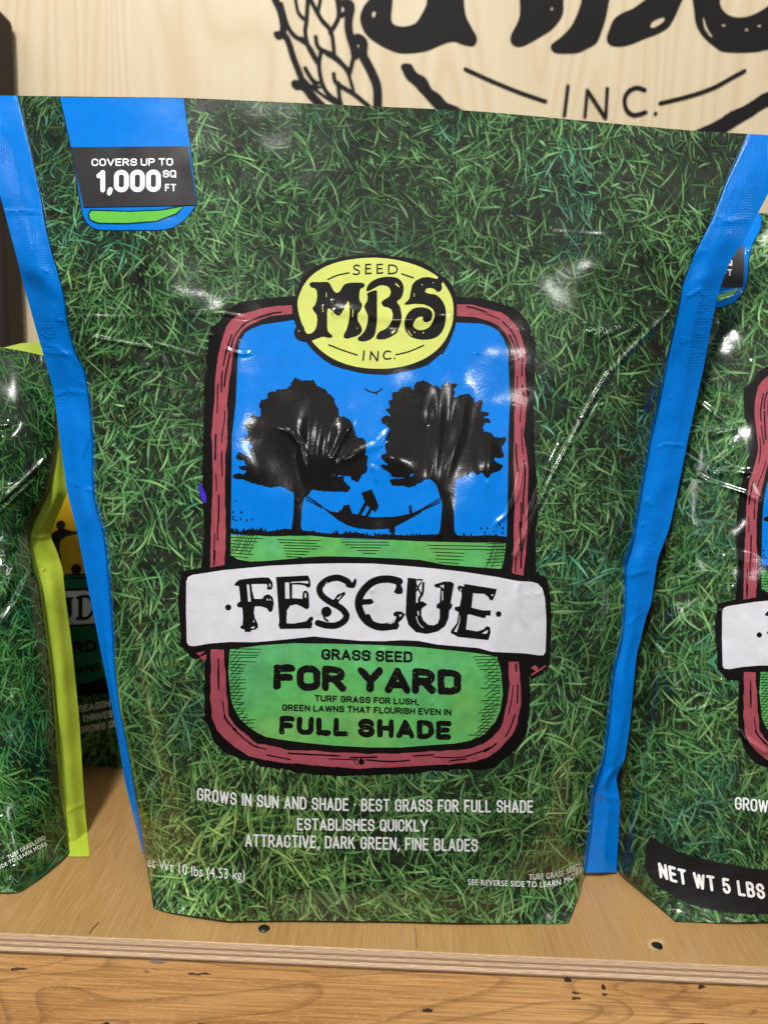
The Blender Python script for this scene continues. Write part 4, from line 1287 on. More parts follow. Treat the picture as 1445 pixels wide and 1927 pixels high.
def emblem(surf, root, lower=True, xf=None):
    k = dict(xf=xf)
    em = overlay(surf, 'emblem_border', root, [wobble(OUTER, 0.9, 7, 1)], M['black'], 0, **k)
    for q, amp, sd in ((RED_TOP_L, 0.5, 3), (RED_TOP_R, 0.5, 4), (RED_LOW, 0.7, 5)):
        overlay(surf, 'red_frame', em, [wobble(q, amp, 7, sd)], M['red'], 1, holes=GRAIN, **k)
    if lower:
      for q in ([np.array(ZB([(95, 408), (130, 400), (110, 418)])), np.array(ZB([(108, 424), (134, 412), (134, 432), (122, 436)])), np.array(ZB([(1325, 462), (1340, 452), (1352, 462), (1345, 475)])), stroke(ZB([(1328, 488), (1378, 456)]), 3, False)]):
        overlay(surf, 'frame_tab', em, [q], M['red'], 1, **k)
    overlay(surf, 'sky_print', em, [SKY], M['sky'], 1, **k)
    overlay(surf, 'lawn_print', em, [LAWN_UP], M['lawn'], 2, holes=HATCH, **k)
    overlay(surf, 'lawn_print', em, [LAWN_LOW], M['lawn'], 2, holes=HATCH, **k)
    overlay(surf, 'ground_print', em, [np.array(GROUND)] + TUFTS + DOTS, M['black'], 3, **k)
    overlay(surf, 'tree_print', em, [scallop(cat(TREE1, 4), 2.3, 11, 1), cat(TRUNK1, 4)], M['black'], 3, holes=[cat(Z7([(1030, 938), (1060, 932), (1075, 942), (1050, 950)]), 3)], **k)
    if lower:
        overlay(surf, 'tree_print', em, [scallop(cat(TREE2, 4), 2.3, 11, 5), cat(TRUNK2, 4)], M['black'], 3, holes=[cat(Z8([(362, 885), (385, 862), (400, 868), (385, 885)]), 3)], **k)
        overlay(surf, 'hammock_print', em, HAMMOCK, M['black'], 4, **k)
        overlay(surf, 'bird_print', em, BIRD, M['black'], 3, **k)
        ov = overlay(surf, 'logo_oval', root, [OVAL_OUT], M['black'], 4, **k)
        overlay(surf, 'oval_field', ov, [OVAL], M['oval'], 5, **k)
        overlay(surf, 'oval_lettering', ov, [cat(LET_M, 4), cat(LET_B1, 4), cat(LET_B2, 4), cat(LET_S, 4)] + SEEDL, M['black'], 6, **k)
        overlay(surf, 'lettering_speck', ov, SPECKS, M['oval'], 7, **k)  # small yellow specks printed inside the letters
    bn = overlay(surf, 'name_banner', root, [np.array(BANNER)], M['white'], 2, **k)
    if lower:
        fs = [np.array(FE_F), np.array(FE_E), np.array(FE_U), np.array(FE_E2),
              stroke(Z5([(1275, 185), (1250, 165), (1190, 145), (1120, 160), (1070, 200), (1060, 240), (1085, 285), (1150, 330), (1220, 370), (1257, 420), (1237, 465), (1180, 495), (1110, 495), (1048, 478)]), 12),
              cat(Z5([(1255, 180), (1275, 175), (1300, 180), (1320, 150), (1332, 165), (1325, 200), (1310, 220), (1275, 218), (1252, 205)]), 4), np.array(Z5([(1130, 330), (1170, 300), (1190, 270), (1245, 248), (1250, 265), (1205, 315), (1190, 355), (1150, 355)])),
              disc(*Z5([(1110, 395)])[0], 10), stroke(Z5([(1090, 400), (1095, 440), (1120, 462)]), 4),
              stroke(Z6([(278, 172), (200, 155), (110, 165), (40, 210), (-10, 280), (-20, 350), (5, 420), (55, 475), (125, 505), (190, 505), (250, 495)]), 14),
              np.array(Z6([(250, 150), (290, 155), (285, 180), (305, 235), (300, 262), (262, 266), (238, 250), (255, 215)])), np.array(Z6([(235, 405), (255, 392), (290, 392), (322, 412), (300, 450), (268, 478), (264, 525), (215, 525), (210, 480), (250, 455), (258, 430), (238, 428)])),
              np.array(Z6([(0, 303), (75, 300), (93, 325), (70, 340), (0, 345)])), np.array(Z6([(30, 470), (40, 410), (60, 412), (90, 470)])),
              stroke(Z6([(395, 160), (450, 160), (430, 190), (405, 240)]), 3, False), stroke(Z6([(455, 185), (448, 260), (425, 300), (430, 340)]), 4.6), stroke(Z6([(400, 190), (440, 270)]), 3, False)]
        ho = [np.array(Z5([(525, 195), (543, 195), (556, 320), (536, 322)])), np.array(Z5([(806, 180), (836, 178), (840, 298), (808, 298)])), np.array(Z5([(848, 176), (975, 168), (978, 188), (905, 180), (850, 184)])), np.array(Z5([(950, 256), (962, 260), (962, 292), (950, 290)])), np.array(Z5([(570, 470), (578, 450), (582, 475)])), np.array(Z5([(556, 508), (585, 502), (582, 515), (558, 518)])), np.array(Z5([(690, 185), (700, 192), (702, 215), (692, 208)])), np.array(Z5([(668, 310), (676, 295), (684, 312)])), np.array(Z5([(692, 312), (697, 295), (705, 312)])), stroke(Z5([(1112, 180), (1098, 215), (1092, 235)]), 1.8), np.array(Z5([(1185, 300), (1232, 262), (1200, 305)])), np.array(Z6([(192, 480), (225, 475), (250, 458), (240, 475), (210, 486)])), np.array(Z6([(276, 418), (300, 412), (284, 436)])),
              np.array(Z6([(590, 245), (598, 240), (600, 305), (592, 318)])), np.array(Z6([(570, 206), (606, 196), (604, 226), (590, 212)])), np.array(Z6([(700, 545), (722, 470), (724, 405), (714, 480), (680, 540)])), np.array(Z6([(882, 556), (920, 530), (930, 532), (920, 556)])), np.array(Z6([(952, 268), (970, 264), (960, 284)])), np.array(Z6([(722, 222), (735, 228), (732, 246)])), stroke(Z6([(404, 430), (420, 480), (452, 512)]), 1.6), np.array(Z6([(410, 395), (420, 385), (424, 425), (415, 420)]))]
        overlay(surf, 'banner_lettering', bn, fs + [disc(*Z5([(390, 363)])[0], 5.8), disc(*Z6([(1007, 412)])[0], 5.4)], M['black'], 3, holes=ho, step=2.5, **k)
        t = [block('GRASS SEED', 605, 776, [(605, 1241.5), (776, 1247)], 21, 4.6, 0.13, rough=0.2),
             block('FOR YARD', 515, 868, [(515, 1298), (868, 1308)], 48, 13.5, 0.10, rough=0.5, seed=3),
             block('TURF GRASS FOR LUSH,', 592, 788, [(592, 1320), (788, 1327)], 12.5, 2.7, 0.16), block('GREEN LAWNS THAT FLOURISH EVEN IN', 531, 849, [(531, 1337.5), (849, 1346.5)], 12.5, 2.7, 0.15),
             block('FULL SHADE', 526, 849, [(526, 1382), (849, 1392)], 35, 10.0, 0.24, rough=0.45, seed=4)]
        for loops, seed in zip(t, (0, 1, 2, 3, 4)):
            big_ = seed in (1, 4)
            overlay(surf, 'lawn_lettering', root, loops, M['black'], 3, holes=speckles(loops, 60, seed) if big_ else (), **k)
    else:
        overlay(surf, 'banner_lettering', bn, [disc(*Z5([(390, 363)])[0], 5.8), np.array(FE_F)], M['black'], 3, **k)
    return em


def claims(surf, root, xf=None, only_first=False):
    b1 = [(371, 1506), (440, 1515), (520, 1521.5), (600, 1525), (700, 1527), (850, 1528.5), (1003, 1530)]
    overlay(surf, 'claim_lettering', root, block('GROWS IN SUN AND SHADE \u00b7 BEST GRASS FOR FULL SHADE', 371, 1003, b1, 24, 3.5, 0.13), M['pale'], 1, xf=xf)
    overlay(surf, 'claim_lettering', root, block('ESTABLISHES QUICKLY', 559, 805, [(559, 1562.5), (805, 1565.5)], 23, 3.5, 0.13), M['pale'], 1, xf=xf)
    overlay(surf, 'claim_lettering', root, block('ATTRACTIVE, DARK GREEN, FINE BLADES', 461, 899, [(461, 1593.5), (899, 1603)], 24, 3.5, 0.13), M['pale'], 1, xf=xf)


# ------------------------------------------------------------------ the large bag in front
L1 = table([(180, 33), (260, 52), (380, 79), (422, 85), (480, 98), (503, 106), (565, 122), (604, 126), (662, 139), (696, 158), (745, 166), (828, 174), (900, 174), (939, 176.5), (1004, 194), (1061, 202), (1113, 205.5), (1193, 211.8), (1256, 215), (1334, 224), (1396, 236.7), (1467, 249), (1542, 261.6), (1611, 272.5), (1692, 287), (1760, 296)], sm=7)
R1 = table([(180, 1425), (255, 1405), (327, 1371.5), (414, 1339), (472, 1309), (539, 1283), (564, 1281), (663, 1259), (757, 1241.5), (809, 1228.5), (881, 1215.6), (972, 1200), (1010, 1194), (1058, 1178), (1128, 1178), (1195, 1172), (1249, 1159), (1292, 1153.5), (1370, 1146), (1428, 1137), (1486, 1118), (1518, 1117), (1580, 1110), (1642, 1101), (1687, 1090), (1736, 1070), (1790, 1050)], sm=7)
LO1 = table([(180, -48), (363, 0), (480, 31), (539, 46), (627, 70.5), (731, 101), (815, 112), (926, 127), (996, 145), (1113, 168), (1209, 187), (1365, 218), (1474, 236), (1611, 270), (1650, 279)], sm=8)
RO1 = table([(180, 1508), (258, 1480), (360, 1445), (390, 1431), (459, 1396), (489, 1374), (534, 1356.6), (569, 1346), (688, 1324), (744, 1311.6), (816, 1296), (905, 1278), (990, 1260), (1055, 1236), (1140, 1224), (1156, 1216), (1233, 1197), (1370, 1184), (1430, 1175), (1462, 1158), (1506, 1166), (1560, 1164), (1650, 1159)], sm=7)
VT1 = table([(-50, 179), (100, 181), (350, 184), (500, 191), (700, 200), (885, 208), (1000, 218), (1300, 246), (1445, 254), (1520, 259)], sm=30)
VB1 = table([(240, 1698), (290, 1710), (320, 1717), (425, 1733), (560, 1732), (740, 1734), (900, 1737), (1050, 1739), (1070, 1737), (1100, 1733)], sm=8)
zf1 = table([(150, 0.4125), (220, 0.412), (330, 0.411), (450, 0.4093), (600, 0.4065), (750, 0.4022), (900, 0.3975), (1100, 0.395), (1300, 0.394), (1450, 0.3965), (1580, 0.404), (1680, 0.413), (1735, 0.420), (1800, 0.425)], sm=40)
bl1 = table([(150, 0.001), (300, 0.002), (450, 0.006), (560, 0.014), (700, 0.032), (900, 0.046), (1200, 0.056), (1500, 0.060), (1650, 0.056), (1740, 0.046)], sm=40)

SOFT = 0.42      # how sharp the folds of the film are
D = Relief(-60, 150, 1520, 1770)
D.gain = SOFT
D.crease = (1.4, 1.75)
D.noise(150, 0.0011, 1); D.noise(70, 0.00042, 2); D.noise(34, 0.00013, 3)
H = D.a.shape[0]
D.a[:260] *= np.linspace(0.35, 1, 260)[:, None]
D.ridge([(870, 430), (1080, 440), (1300, 458)], 7, -0.0005, 0.2)
# creases at the left shoulder
D.ridge([(103, 592), (108, 601), (123, 620), (150, 629), (220, 643), (296, 657)], 3.0, 0.0012, 0.08)
D.ridge([(296, 657), (310, 685), (320, 720), (325, 765)], 3.2, 0.0010, 0.2)
D.ridge([(184, 714), (210, 707), (250, 699), (291, 686)], 3.2, 0.0011, 0.15)
D.ridge([(197, 786), (209, 790), (216, 768), (234, 768), (250, 752), (272, 738), (290, 720), (304, 700)], 6.0, 0.0019, 0.08)
D.ridge([(104, 595), (250, 597), (420, 590), (480, 600)], 3.0, 0.0005, 0.1)
D.ridge([(280, 640), (300, 648), (325, 655), (380, 673)], 2.6, 0.0007, 0.2)
D.ridge([(420, 652), (435, 662), (455, 666), (478, 664)], 3.0, 0.0009, 0.2)
D.ridge([(350, 820), (365, 835), (376, 845)], 3.5, 0.0009, 0.3)
D.blob(245, 835, 34, 26, -0.0016, 20); D.blob(280, 865, 16, 12, 0.0012, -30)
# long crease at the right shoulder
D.ridge([(1306, 545), (1285, 562), (1205, 640), (1145, 703), (1110, 760), (1080, 820), (1040, 895), (1008, 960), (985, 1010), (960, 1065)], 3.6, 0.0023, 0.05)
D.ridge([(1140, 716), (1105, 782), (1068, 850), (1022, 945), (996, 1000)], 3.2, -0.0009, 0.15)
D.ridge([(1062, 815), (1035, 870), (1002, 950), (985, 985)], 2.8, 0.0011, 0.15)
D.ridge([(985, 862), (976, 920), (955, 965), (934, 985), (930, 1002)], 3.0, 0.0013, 0.15, True)
for q in [[(1100, 622), (1122, 628), (1140, 618)], [(1118, 640), (1130, 632), (1150, 626), (1168, 614)], [(1105, 618), (1116, 632), (1128, 648)], [(1166, 645), (1185, 628), (1200, 612)]]:
    D.ridge(q, 4.0, 0.0013, 0.2)
# dents over the two trees
D.ridge([(520, 803), (545, 812), (566, 838), (573, 880), (577, 912)], 4.0, 0.0010, 0.25)
D.ridge([(592, 750), (584, 800), (579, 850), (577, 930)], 17, 0.0024, 0.45, w2=11)
D.ridge([(626, 760), (612, 840), (606, 930)], 17, 0.0026, 0.45)
D.ridge([(668, 785), (640, 832), (626, 862), (630, 885), (640, 892)], 5.0, 0.0013, 0.3)
D.ridge([(630, 878), (680, 848), (708, 838), (728, 815), (752, 790)], 8.0, 0.0018, 0.3)
D.ridge([(700, 890), (702, 878), (708, 885), (709, 912)], 2.6, 0.0007, 0.2)
D.blob(742, 862, 34, 30, 0.0028, 20)
D.ridge([(828, 700), (823, 800), (820, 850), (810, 935)], 16, 0.0026, 0.45, w2=11)
D.ridge([(874, 710), (865, 805), (852, 850), (832, 920)], 15, 0.0024, 0.45, w2=10)
D.ridge([(906, 780), (918, 850), (922, 940)], 17, 0.0020, 0.45)
D.ridge([(455, 820), (490, 900), (560, 1000)], 44, 0.0018, 0.4)
# long soft pulls running on through the banner
D.ridge([(580, 900), (566, 1000), (556, 1100), (548, 1240)], 16, 0.0018, 0.4); D.ridge([(840, 900), (862, 1010), (880, 1110), (884, 1230)], 14, 0.0016, 0.4)
D.ridge([(700, 930), (706, 1060), (698, 1200)], 22, 0.0015, 0.4); D.ridge([(420, 1010), (470, 1110), (500, 1260), (505, 1400)], 20, 0.0017, 0.4); D.ridge([(985, 1080), (930, 1200), (900, 1330)], 18, 0.0018, 0.4)
D.ridge([(330, 1180), (420, 1240), (600, 1270)], 18, 0.0012, 0.4)
# shine across the logo
D.ridge([(606, 577), (640, 585), (690, 590), (740, 599), (790, 600), (835, 588), (860, 582)], 13, 0.0016, 0.15)
# base folds, little dings
D.ridge([(330, 1530), (420, 1548), (560, 1556)], 10, 0.0007, 0.4); D.ridge([(1105, 1500), (1060, 1545), (1010, 1580)], 9, 0.0012, 0.3)
D.ridge([(300, 1600), (420, 1640), (600, 1655), (800, 1660), (1000, 1650)], 26, 0.0012, 0.3)
D.ridge([(205, 1000), (235, 1030), (285, 1050)], 7, 0.0010, 0.3); D.ridge([(210, 1110), (240, 1150), (270, 1170)], 9, 0.0012, 0.3)
D.ridge([(1170, 1130), (1130, 1165), (1095, 1200)], 6, 0.0012, 0.25); D.ridge([(1180, 1060), (1140, 1075), (1120, 1100)], 6, 0.0010, 0.3)
D.ridge([(985, 1075), (972, 1110), (976, 1150), (1000, 1190)], 4, 0.0006, 0.2)
D.ridge([(545, 1050), (560, 1000), (580, 930)], 14, 0.0008, 0.4)
D.ridge([(1240, 700), (1200, 760), (1180, 830)], 10, 0.0010, 0.3)
rr_ = np.random.default_rng(8)
for _ in range(70):
    x, y, a = rr_.uniform(190, 1200), rr_.uniform(560, 1640), rr_.uniform(0, math.pi)
    ln = rr_.uniform(3, 16)
    D.ridge([(x, y), (x + ln * math.cos(a), y + ln * math.sin(a))], rr_.uniform(1.8, 3.0), rr_.uniform(0.0002, 0.0006), 0.3)

DB = Relief(-120, 150, 1520, 1700)
DB.gain = 0.27
DB.noise(44, 0.0004, 51); DB.noise(15, 0.00008, 52)
for q, w, h in [([(-10, 398), (40, 396), (90, 402)], 4, 0.0008), ([(40, 655), (100, 664), (150, 668)], 5, 0.0013), ([(60, 640), (110, 655), (170, 700)], 4, 0.0010), ([(95, 745), (130, 735), (170, 742)], 5, 0.0011), ([(150, 715), (158, 725), (168, 735)], 3, 0.0010), ([(80, 505), (92, 514)], 3, 0.0010), ([(100, 570), (106, 590), (108, 602), (124, 604)], 3.5, 0.0014),
                ([(150, 870), (166, 830), (172, 790)], 4, 0.0010), ([(140, 910), (152, 916)], 4, 0.0012), ([(160, 920), (185, 925)], 4, 0.0014), ([(160, 925), (180, 1010), (196, 1120), (206, 1250)], 5, 0.0013), ([(110, 620), (140, 800), (160, 1000)], 6, 0.0008),
                ([(1392, 330), (1340, 420), (1420, 410)], 7, 0.0010), ([(1290, 560), (1318, 544), (1322, 560)], 4, 0.0016), ([(1318, 545), (1300, 640), (1283, 750), (1268, 850)], 5, 0.0011), ([(1276, 640), (1284, 636), (1293, 640), (1286, 645), (1276, 642)], 2.4, 0.0009), ([(1254, 751), (1258, 747), (1262, 750)], 2.6, 0.0009), ([(1232, 845), (1250, 836), (1290, 838)], 3.5, 0.0013), ([(1210, 950), (1220, 940), (1226, 955)], 3.5, 0.0012), ([(1205, 985), (1212, 990)], 3.5, 0.0013),
                ([(1180, 1085), (1200, 1078), (1225, 1072)], 5, 0.0016), ([(1178, 1180), (1196, 1162), (1214, 1150)], 4, 0.0014), ([(1196, 1230), (1180, 1320), (1160, 1420), (1140, 1490)], 7, 0.0024), ([(1120, 1490), (1140, 1500), (1165, 1505)], 6, 0.0022), ([(1150, 1510), (1142, 1560), (1136, 1630)], 6, 0.0016), ([(1125, 1590), (1138, 1600), (1134, 1615)], 4, 0.0012), ([(1330, 470), (1300, 476), (1290, 470)], 6, 0.0010), ([(1345, 405), (1380, 420)], 6, 0.0010)]:
    DB.ridge(q, w, h, 0.15)
# the embossed dots of the heat seal, raised in patches
dot_ = np.random.default_rng(77)
for x0, y0, x1, y1, lean_ in [(1318, 556, 1352, 640, -14), (1302, 640, 1334, 700, -12), (1262, 836, 1292, 850, 0), (1222, 1000, 1240, 1050, -8), (8, 396, 62, 406, 0), (64, 652, 112, 666, 0), (104, 738, 138, 762, 0), (128, 904, 146, 922, 0), (60, 610, 110, 640, 0)]:
    for yy in np.arange(y0, y1, 6.0):
        for xx in np.arange(x0, x1, 6.5):
            if dot_.uniform() < 0.72:
                DB.blob(xx + lean_ * (yy - y0) / max(y1 - y0, 1) + dot_.uniform(-0.8, 0.8), yy + dot_.uniform(-0.8, 0.8), 2.2, 1.7, dot_.uniform(0.0006, 0.0014))
GROUP = 'seed bags standing on the shelf'
S1 = Film(L1, R1, VT1, VB1, zf1, bl1, D)
base1 = S1.P(np.array(680.), np.array(1734.))
bag1 = thing('seed_bag', 'largest grass seed bag in the middle, blue edged, its whole hammock emblem in view', 'seed bag', (base1[0], base1[1] + 0.05, 0), GROUP)
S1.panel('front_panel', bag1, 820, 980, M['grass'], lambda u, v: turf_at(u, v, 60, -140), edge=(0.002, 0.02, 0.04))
S1.back('back_panel', bag1, table([(150, 0.002), (400, 0.01), (700, 0.05), (1000, 0.07), (1800, 0.07)], sm=30), M['grass'], lambda u, v: turf_at(u, v, 400, 100))
S1.band('edge_band', bag1, LO1, True, 180, 1608, M['blue'], wave=0.0011, seed=3, folds=DB)
S1.band('edge_band', bag1, RO1, False, 240, 1642, M['blue'], wave=0.0012, seed=5, folds=DB)
tab = overlay(S1, 'corner_tab', bag1, [np.array([(111.5, 182.2), (347.5, 184.8), (353, 225), (360, 277), (372, 385), (359.4, 401), (351.4, 411), (339.4, 421), (326.2, 429), (310, 433.1), (294, 434.5), (200, 434.5), (183.4, 433.3), (171.8, 428.4), (162.7, 419.8), (157, 409), (153.5, 399), (136, 294), (119, 214)])], M['teal'], 0)
overlay(S1, 'tab_field', tab, [np.array([(113.5, 182.6), (345.5, 185), (351, 225), (358, 277), (370, 385), (358, 401), (350, 411), (338, 421), (325, 428), (310, 431.5), (294, 432.5), (200, 432.5), (184, 431.5), (173, 427), (164.5, 419), (159, 409), (155.5, 399), (138.5, 294), (121, 214)])], M['sky'], 1)
overlay(S1, 'tab_blade', tab, [np.array(zoomed([(478, 1165), (492, 1138), (700, 1146), (880, 1138), (1010, 1110), (965, 1166), (850, 1207), (700, 1220), (535, 1219), (488, 1200)], 0, 0, .346))], M['teal'], 2)
overlay(S1, 'tab_blade', tab, [np.array(zoomed([(486, 1165), (500, 1147), (700, 1153), (880, 1146), (995, 1125), (958, 1160), (850, 1200), (700, 1212), (540, 1211), (496, 1194)], 0, 0, .346))], M['blade'], 3)
stk = overlay(S1, 'coverage_sticker', bag1, [np.array([(134, 277), (355, 275), (369.6, 386), (157.5, 390)])], M['sticker'], 5)
stk['label'] = 'black coverage sticker reading covers up to 1,000 sq ft'
ct = block('COVERS UP TO', 173, 326, [(173, 312.5), (326, 311.5)], 14, 2.5, 0.26) + block('SQ', 307, 332, [(307, 334), (332, 334)], 14, 2.6, 0.2) + block('FT', 311, 332, [(311, 360), (332, 360)], 14, 2.6, 0.25) + block('1,000', 182, 303, [(182, 362), (303, 361)], 42, 9.0, 0.10)
overlay(S1, 'sticker_lettering', stk, ct, M['sticker_white'], 6)
emblem(S1, bag1)
claims(S1, bag1)
overlay(S1, 'weight_lettering', bag1, text('et Wt 10 lbs (4.53 kg)', 277, 461, [(277, 1630), (310, 1638), (360, 1648), (461, 1656)], 19, 0.0, 1.05), M['pale'], 1, xor=True)
overlay(S1, 'fine_print', bag1, text('TURF GRASS SEED', 995, 1090, [(995, 1656), (1035, 1653), (1060, 1648), (1090, 1634)], 10.5, 0.012, 1.1) + text('SEE REVERSE SIDE TO LEARN MORE', 880, 1096, [(880, 1665), (960, 1668), (1020, 1670), (1052, 1666), (1075, 1656), (1096, 1640)], 10.5, 0.012, 1.12), M['pale'], 1, xor=True)
overlay(S1, 'violet_mark', bag1, [np.array([(376, 908), (383, 920), (389, 935), (387, 948), (379, 938), (374, 920)])], M['violet'], 2)

# ------------------------------------------------------------------ the smaller blue edged bag at the right
L2 = table([(395, 1282), (560, 1262), (700, 1240), (900, 1212), (1100, 1190), (1300, 1170), (1500, 1158), (1640, 1159), (1687, 1214), (1736, 1273), (1790, 1300)], sm=6)
R2 = table([(395, 2420), (700, 2330), (1000, 2260), (1300, 2200), (1640, 2160), (1736, 2090), (1790, 2060)], sm=8)
LO2 = table([(395, 1210), (700, 1180), (1000, 1140), (1300, 1120), (1640, 1120)], sm=8)
RO2 = table([(395, 2500), (700, 2390), (1000, 2310), (1300, 2250), (1640, 2190)], sm=8)
VT2 = table([(1200, 392), (1425, 400), (1800, 420), (2500, 455)], sm=30)
VB2 = table([(1140, 1725), (1272, 1735), (1360, 1736), (1445, 1734), (1800, 1752), (2200, 1765)], sm=8)
zf2 = table([(380, 0.475), (480, 0.462), (650, 0.440), (900, 0.425), (1200, 0.418), (1500, 0.416), (1650, 0.416), (1740, 0.420), (1800, 0.422)], sm=40)
bl2 = table([(380, 0.016), (560, 0.034), (800, 0.058), (1100, 0.070), (1500, 0.070), (1740, 0.05)], sm=40)
D2 = Relief(1100, 360, 1700, 1780)
D2.gain = 0.55
D2.crease = (1.2, 1.35)
D2.noise(90, 0.0010, 21); D2.noise(40, 0.0004, 22); D2.noise(22, 0.00014, 23)
for q, w, h in [([(1308, 750), (1325, 765), (1350, 785), (1378, 810), (1350, 815), (1324, 825)], 4.2, 0.0016), ([(1382, 826), (1376, 850), (1350, 870), (1338, 886), (1345, 892), (1380, 886), (1400, 890), (1416, 884)], 4.2, 0.0016),
                ([(1296, 884), (1330, 905), (1360, 915), (1400, 928), (1430, 945)], 3.6, 0.0015), ([(1256, 1010), (1258, 1050), (1262, 1075)], 4, 0.0014), ([(1290, 540), (1350, 560), (1400, 545)], 5, 0.0012), ([(1348, 600), (1338, 625), (1326, 650)], 4, 0.0015),
                ([(1220, 1198), (1245, 1230), (1262, 1270), (1278, 1318)], 4.5, 0.0018), ([(1236, 1242), (1255, 1275), (1268, 1318)], 4, 0.0014), ([(1296, 1300), (1310, 1312), (1340, 1305)], 3.4, 0.0012), ([(1354, 1275), (1362, 1298), (1358, 1318)], 3.4, 0.0014), ([(1278, 1340), (1310, 1335), (1345, 1325)], 3, 0.0010),
                ([(1240, 1462), (1270, 1466)], 4, 0.0014), ([(1385, 1370), (1400, 1390), (1445, 1420)], 5, 0.0016), ([(1260, 1725), (1266, 1732)], 4, 0.001), ([(1310, 1150), (1360, 1120), (1385, 1100)], 3.4, 0.0012),
                ([(1402, 470), (1425, 475), (1445, 480)], 6, 0.0016), ([(1300, 990), (1340, 1040), (1420, 1060)], 10, 0.0014), ([(1240, 1100), (1270, 1150), (1300, 1250)], 9, 0.0012)]:
    D2.ridge(q, w, h, 0.12)
for x, y in [(1357, 1150), (1360, 1048), (1428, 1305), (1277, 1555), (1415, 680), (1357, 1052)]:
    D2.blob(x, y, 4, 4, 0.0009)
S2 = Film(L2, R2, VT2, VB2, zf2, bl2, D2, n=2.6, m=1.7)
base2 = S2.P(np.array(1700.), np.array(1745.))
bag2 = thing('seed_bag', 'smaller blue edged grass seed bag at the right with a curved black net weight sticker', 'seed bag', (base2[0], base2[1] + 0.05, 0), GROUP)


def xf2(p):
    p = np.array(p, float)
    x = 1355 + (p[:, 0] - 352) * 0.885
    y = 1139 + (p[:, 1] - 1080) * 0.885
    # folds shift the emblem sideways
    x = x + 20 * np.exp(-((y - 845) / 70) ** 2) - 3 + np.clip((700 - y) / 300, 0, 1) * 0
    k = np.clip((520 - y) / 130, 0, 1)
    return np.stack([x + 7 + 62 * k * k + 8 * k, y], 1)


S2.panel('front_panel', bag2, 520, 640, M['grass'], lambda u, v: turf_at(u, v, -1180, 300, k=1.06), edge=(0.002, 0.02, 0.04))
S2.back('back_panel', bag2, table([(380, 0.004), (700, 0.04), (1000, 0.06), (1800, 0.06)], sm=30), M['grass'], lambda u, v: turf_at(u, v, 100, 40))
S2.band('edge_band', bag2, LO2, True, 395, 1635, M['blue'], wave=0.001, seed=13, nr=200, dz=0.004)
S2.band('edge_band', bag2, RO2, False, 450, 1650, M['blue'], wave=0.001, seed=14, nr=200)
tb2 = overlay(S2, 'corner_tab', bag2, [np.array([(1300, 401), (1434, 403), (1432, 430), (1415, 462), (1409, 490), (1407, 530), (1398, 552), (1382, 571), (1355, 580), (1300, 582)])], M['teal'], 0)
overlay(S2, 'tab_field', tb2, [np.array([(1300, 402), (1432, 404), (1430, 430), (1413, 462), (1407, 490), (1405, 530), (1396, 551), (1381, 569), (1355, 578), (1300, 580)])], M['sky'], 1)
overlay(S2, 'tab_blade', tb2, [np.array([(1300, 560), (1350, 556), (1375, 548), (1390, 540), (1378, 555), (1355, 566), (1300, 572)])], M['blade'], 2)
stk2 = overlay(S2, 'coverage_sticker', bag2, [np.array([(1290, 450), (1398, 459), (1400, 500), (1397, 541), (1290, 538)])], M['sticker'], 4)
overlay(S2, 'sticker_lettering', stk2, block('SQ', 1354, 1377, [(1354, 500), (1377, 500)], 12.5, 2.3) + block('FT', 1358, 1377, [(1358, 519.5), (1377, 519)], 12.5, 2.3) + block('1,000', 1245, 1350, [(1245, 520), (1350, 520)], 36, 8, 0.1), M['sticker_white'], 5)
emblem(S2, bag2, lower=False, xf=xf2)
overlay(S2, 'claim_lettering', bag2, block('GROWS IN SUN', 1382, 1540, [(1382, 1523), (1445, 1530), (1552, 1540)], 24, 3.4, 0.13), M['pale'], 1)
nw = overlay(S2, 'weight_sticker', bag2, [cat([(1213, 1620), (1215, 1600), (1220, 1580), (1226, 1576), (1245, 1588), (1280, 1604), (1330, 1618), (1390, 1630), (1445, 1638), (1560, 1652), (1700, 1660), (1700, 1740), (1560, 1734), (1445, 1721), (1390, 1718), (1330, 1709), (1280, 1693), (1240, 1668), (1222, 1650), (1214, 1635)], 4)], M['sticker'], 3)
nw['label'] = 'curved black net weight sticker with white capitals'
overlay(S2, 'sticker_lettering', nw, block('NET WT 5 LBS', 1241, 1440, [(1241, 1652), (1270, 1661), (1320, 1674), (1380, 1684), (1440, 1693)], 29, 5.1, 0.18, -0.14), M['sticker_white'], 4)

# ------------------------------------------------------------------ lime edged bag at the left
R3 = table([(600, 90), (655, 88), (760, 108), (815, 110), (854, 105), (926, 93), (983, 66), (1010, 57), (1048, 65), (1100, 79), (1256, 99.6), (1360, 109), (1474, 117), (1560, 127), (1617, 134), (1650, 90), (1680, 37), (1760, -60)], sm=5)
L3 = table([(600, -640), (1000, -620), (1617, -560), (1760, -540)], sm=8)
RO3 = table([(600, 110), (760, 118), (815, 112), (854, 121), (926, 128), (983, 104), (1008, 95), (1040, 109), (1074, 119), (1118, 123), (1225, 137), (1350, 149.5), (1505, 159), (1600, 168), (1660, 172)], sm=5)
VT3 = table([(-700, 640), (0, 653), (90, 664), (200, 672)], sm=10)
VB3 = table([(-700, 1668), (-200, 1676), (0, 1679), (37, 1680), (60, 1668), (134, 1617), (200, 1570)], sm=4)
zf3 = table([(600, 0.477), (660, 0.474), (740, 0.468), (850, 0.461), (1000, 0.453), (1150, 0.446), (1400, 0.438), (1560, 0.434), (1680, 0.437), (1760, 0.44)], sm=30)
bl3 = table([(600, 0.006), (800, 0.02), (1000, 0.036), (1300, 0.048), (1600, 0.05), (1760, 0.03)], sm=30)
D3 = Relief(-250, 600, 220, 1720)
D3.gain = 0.75
D3.crease = (1.3, 1.2)
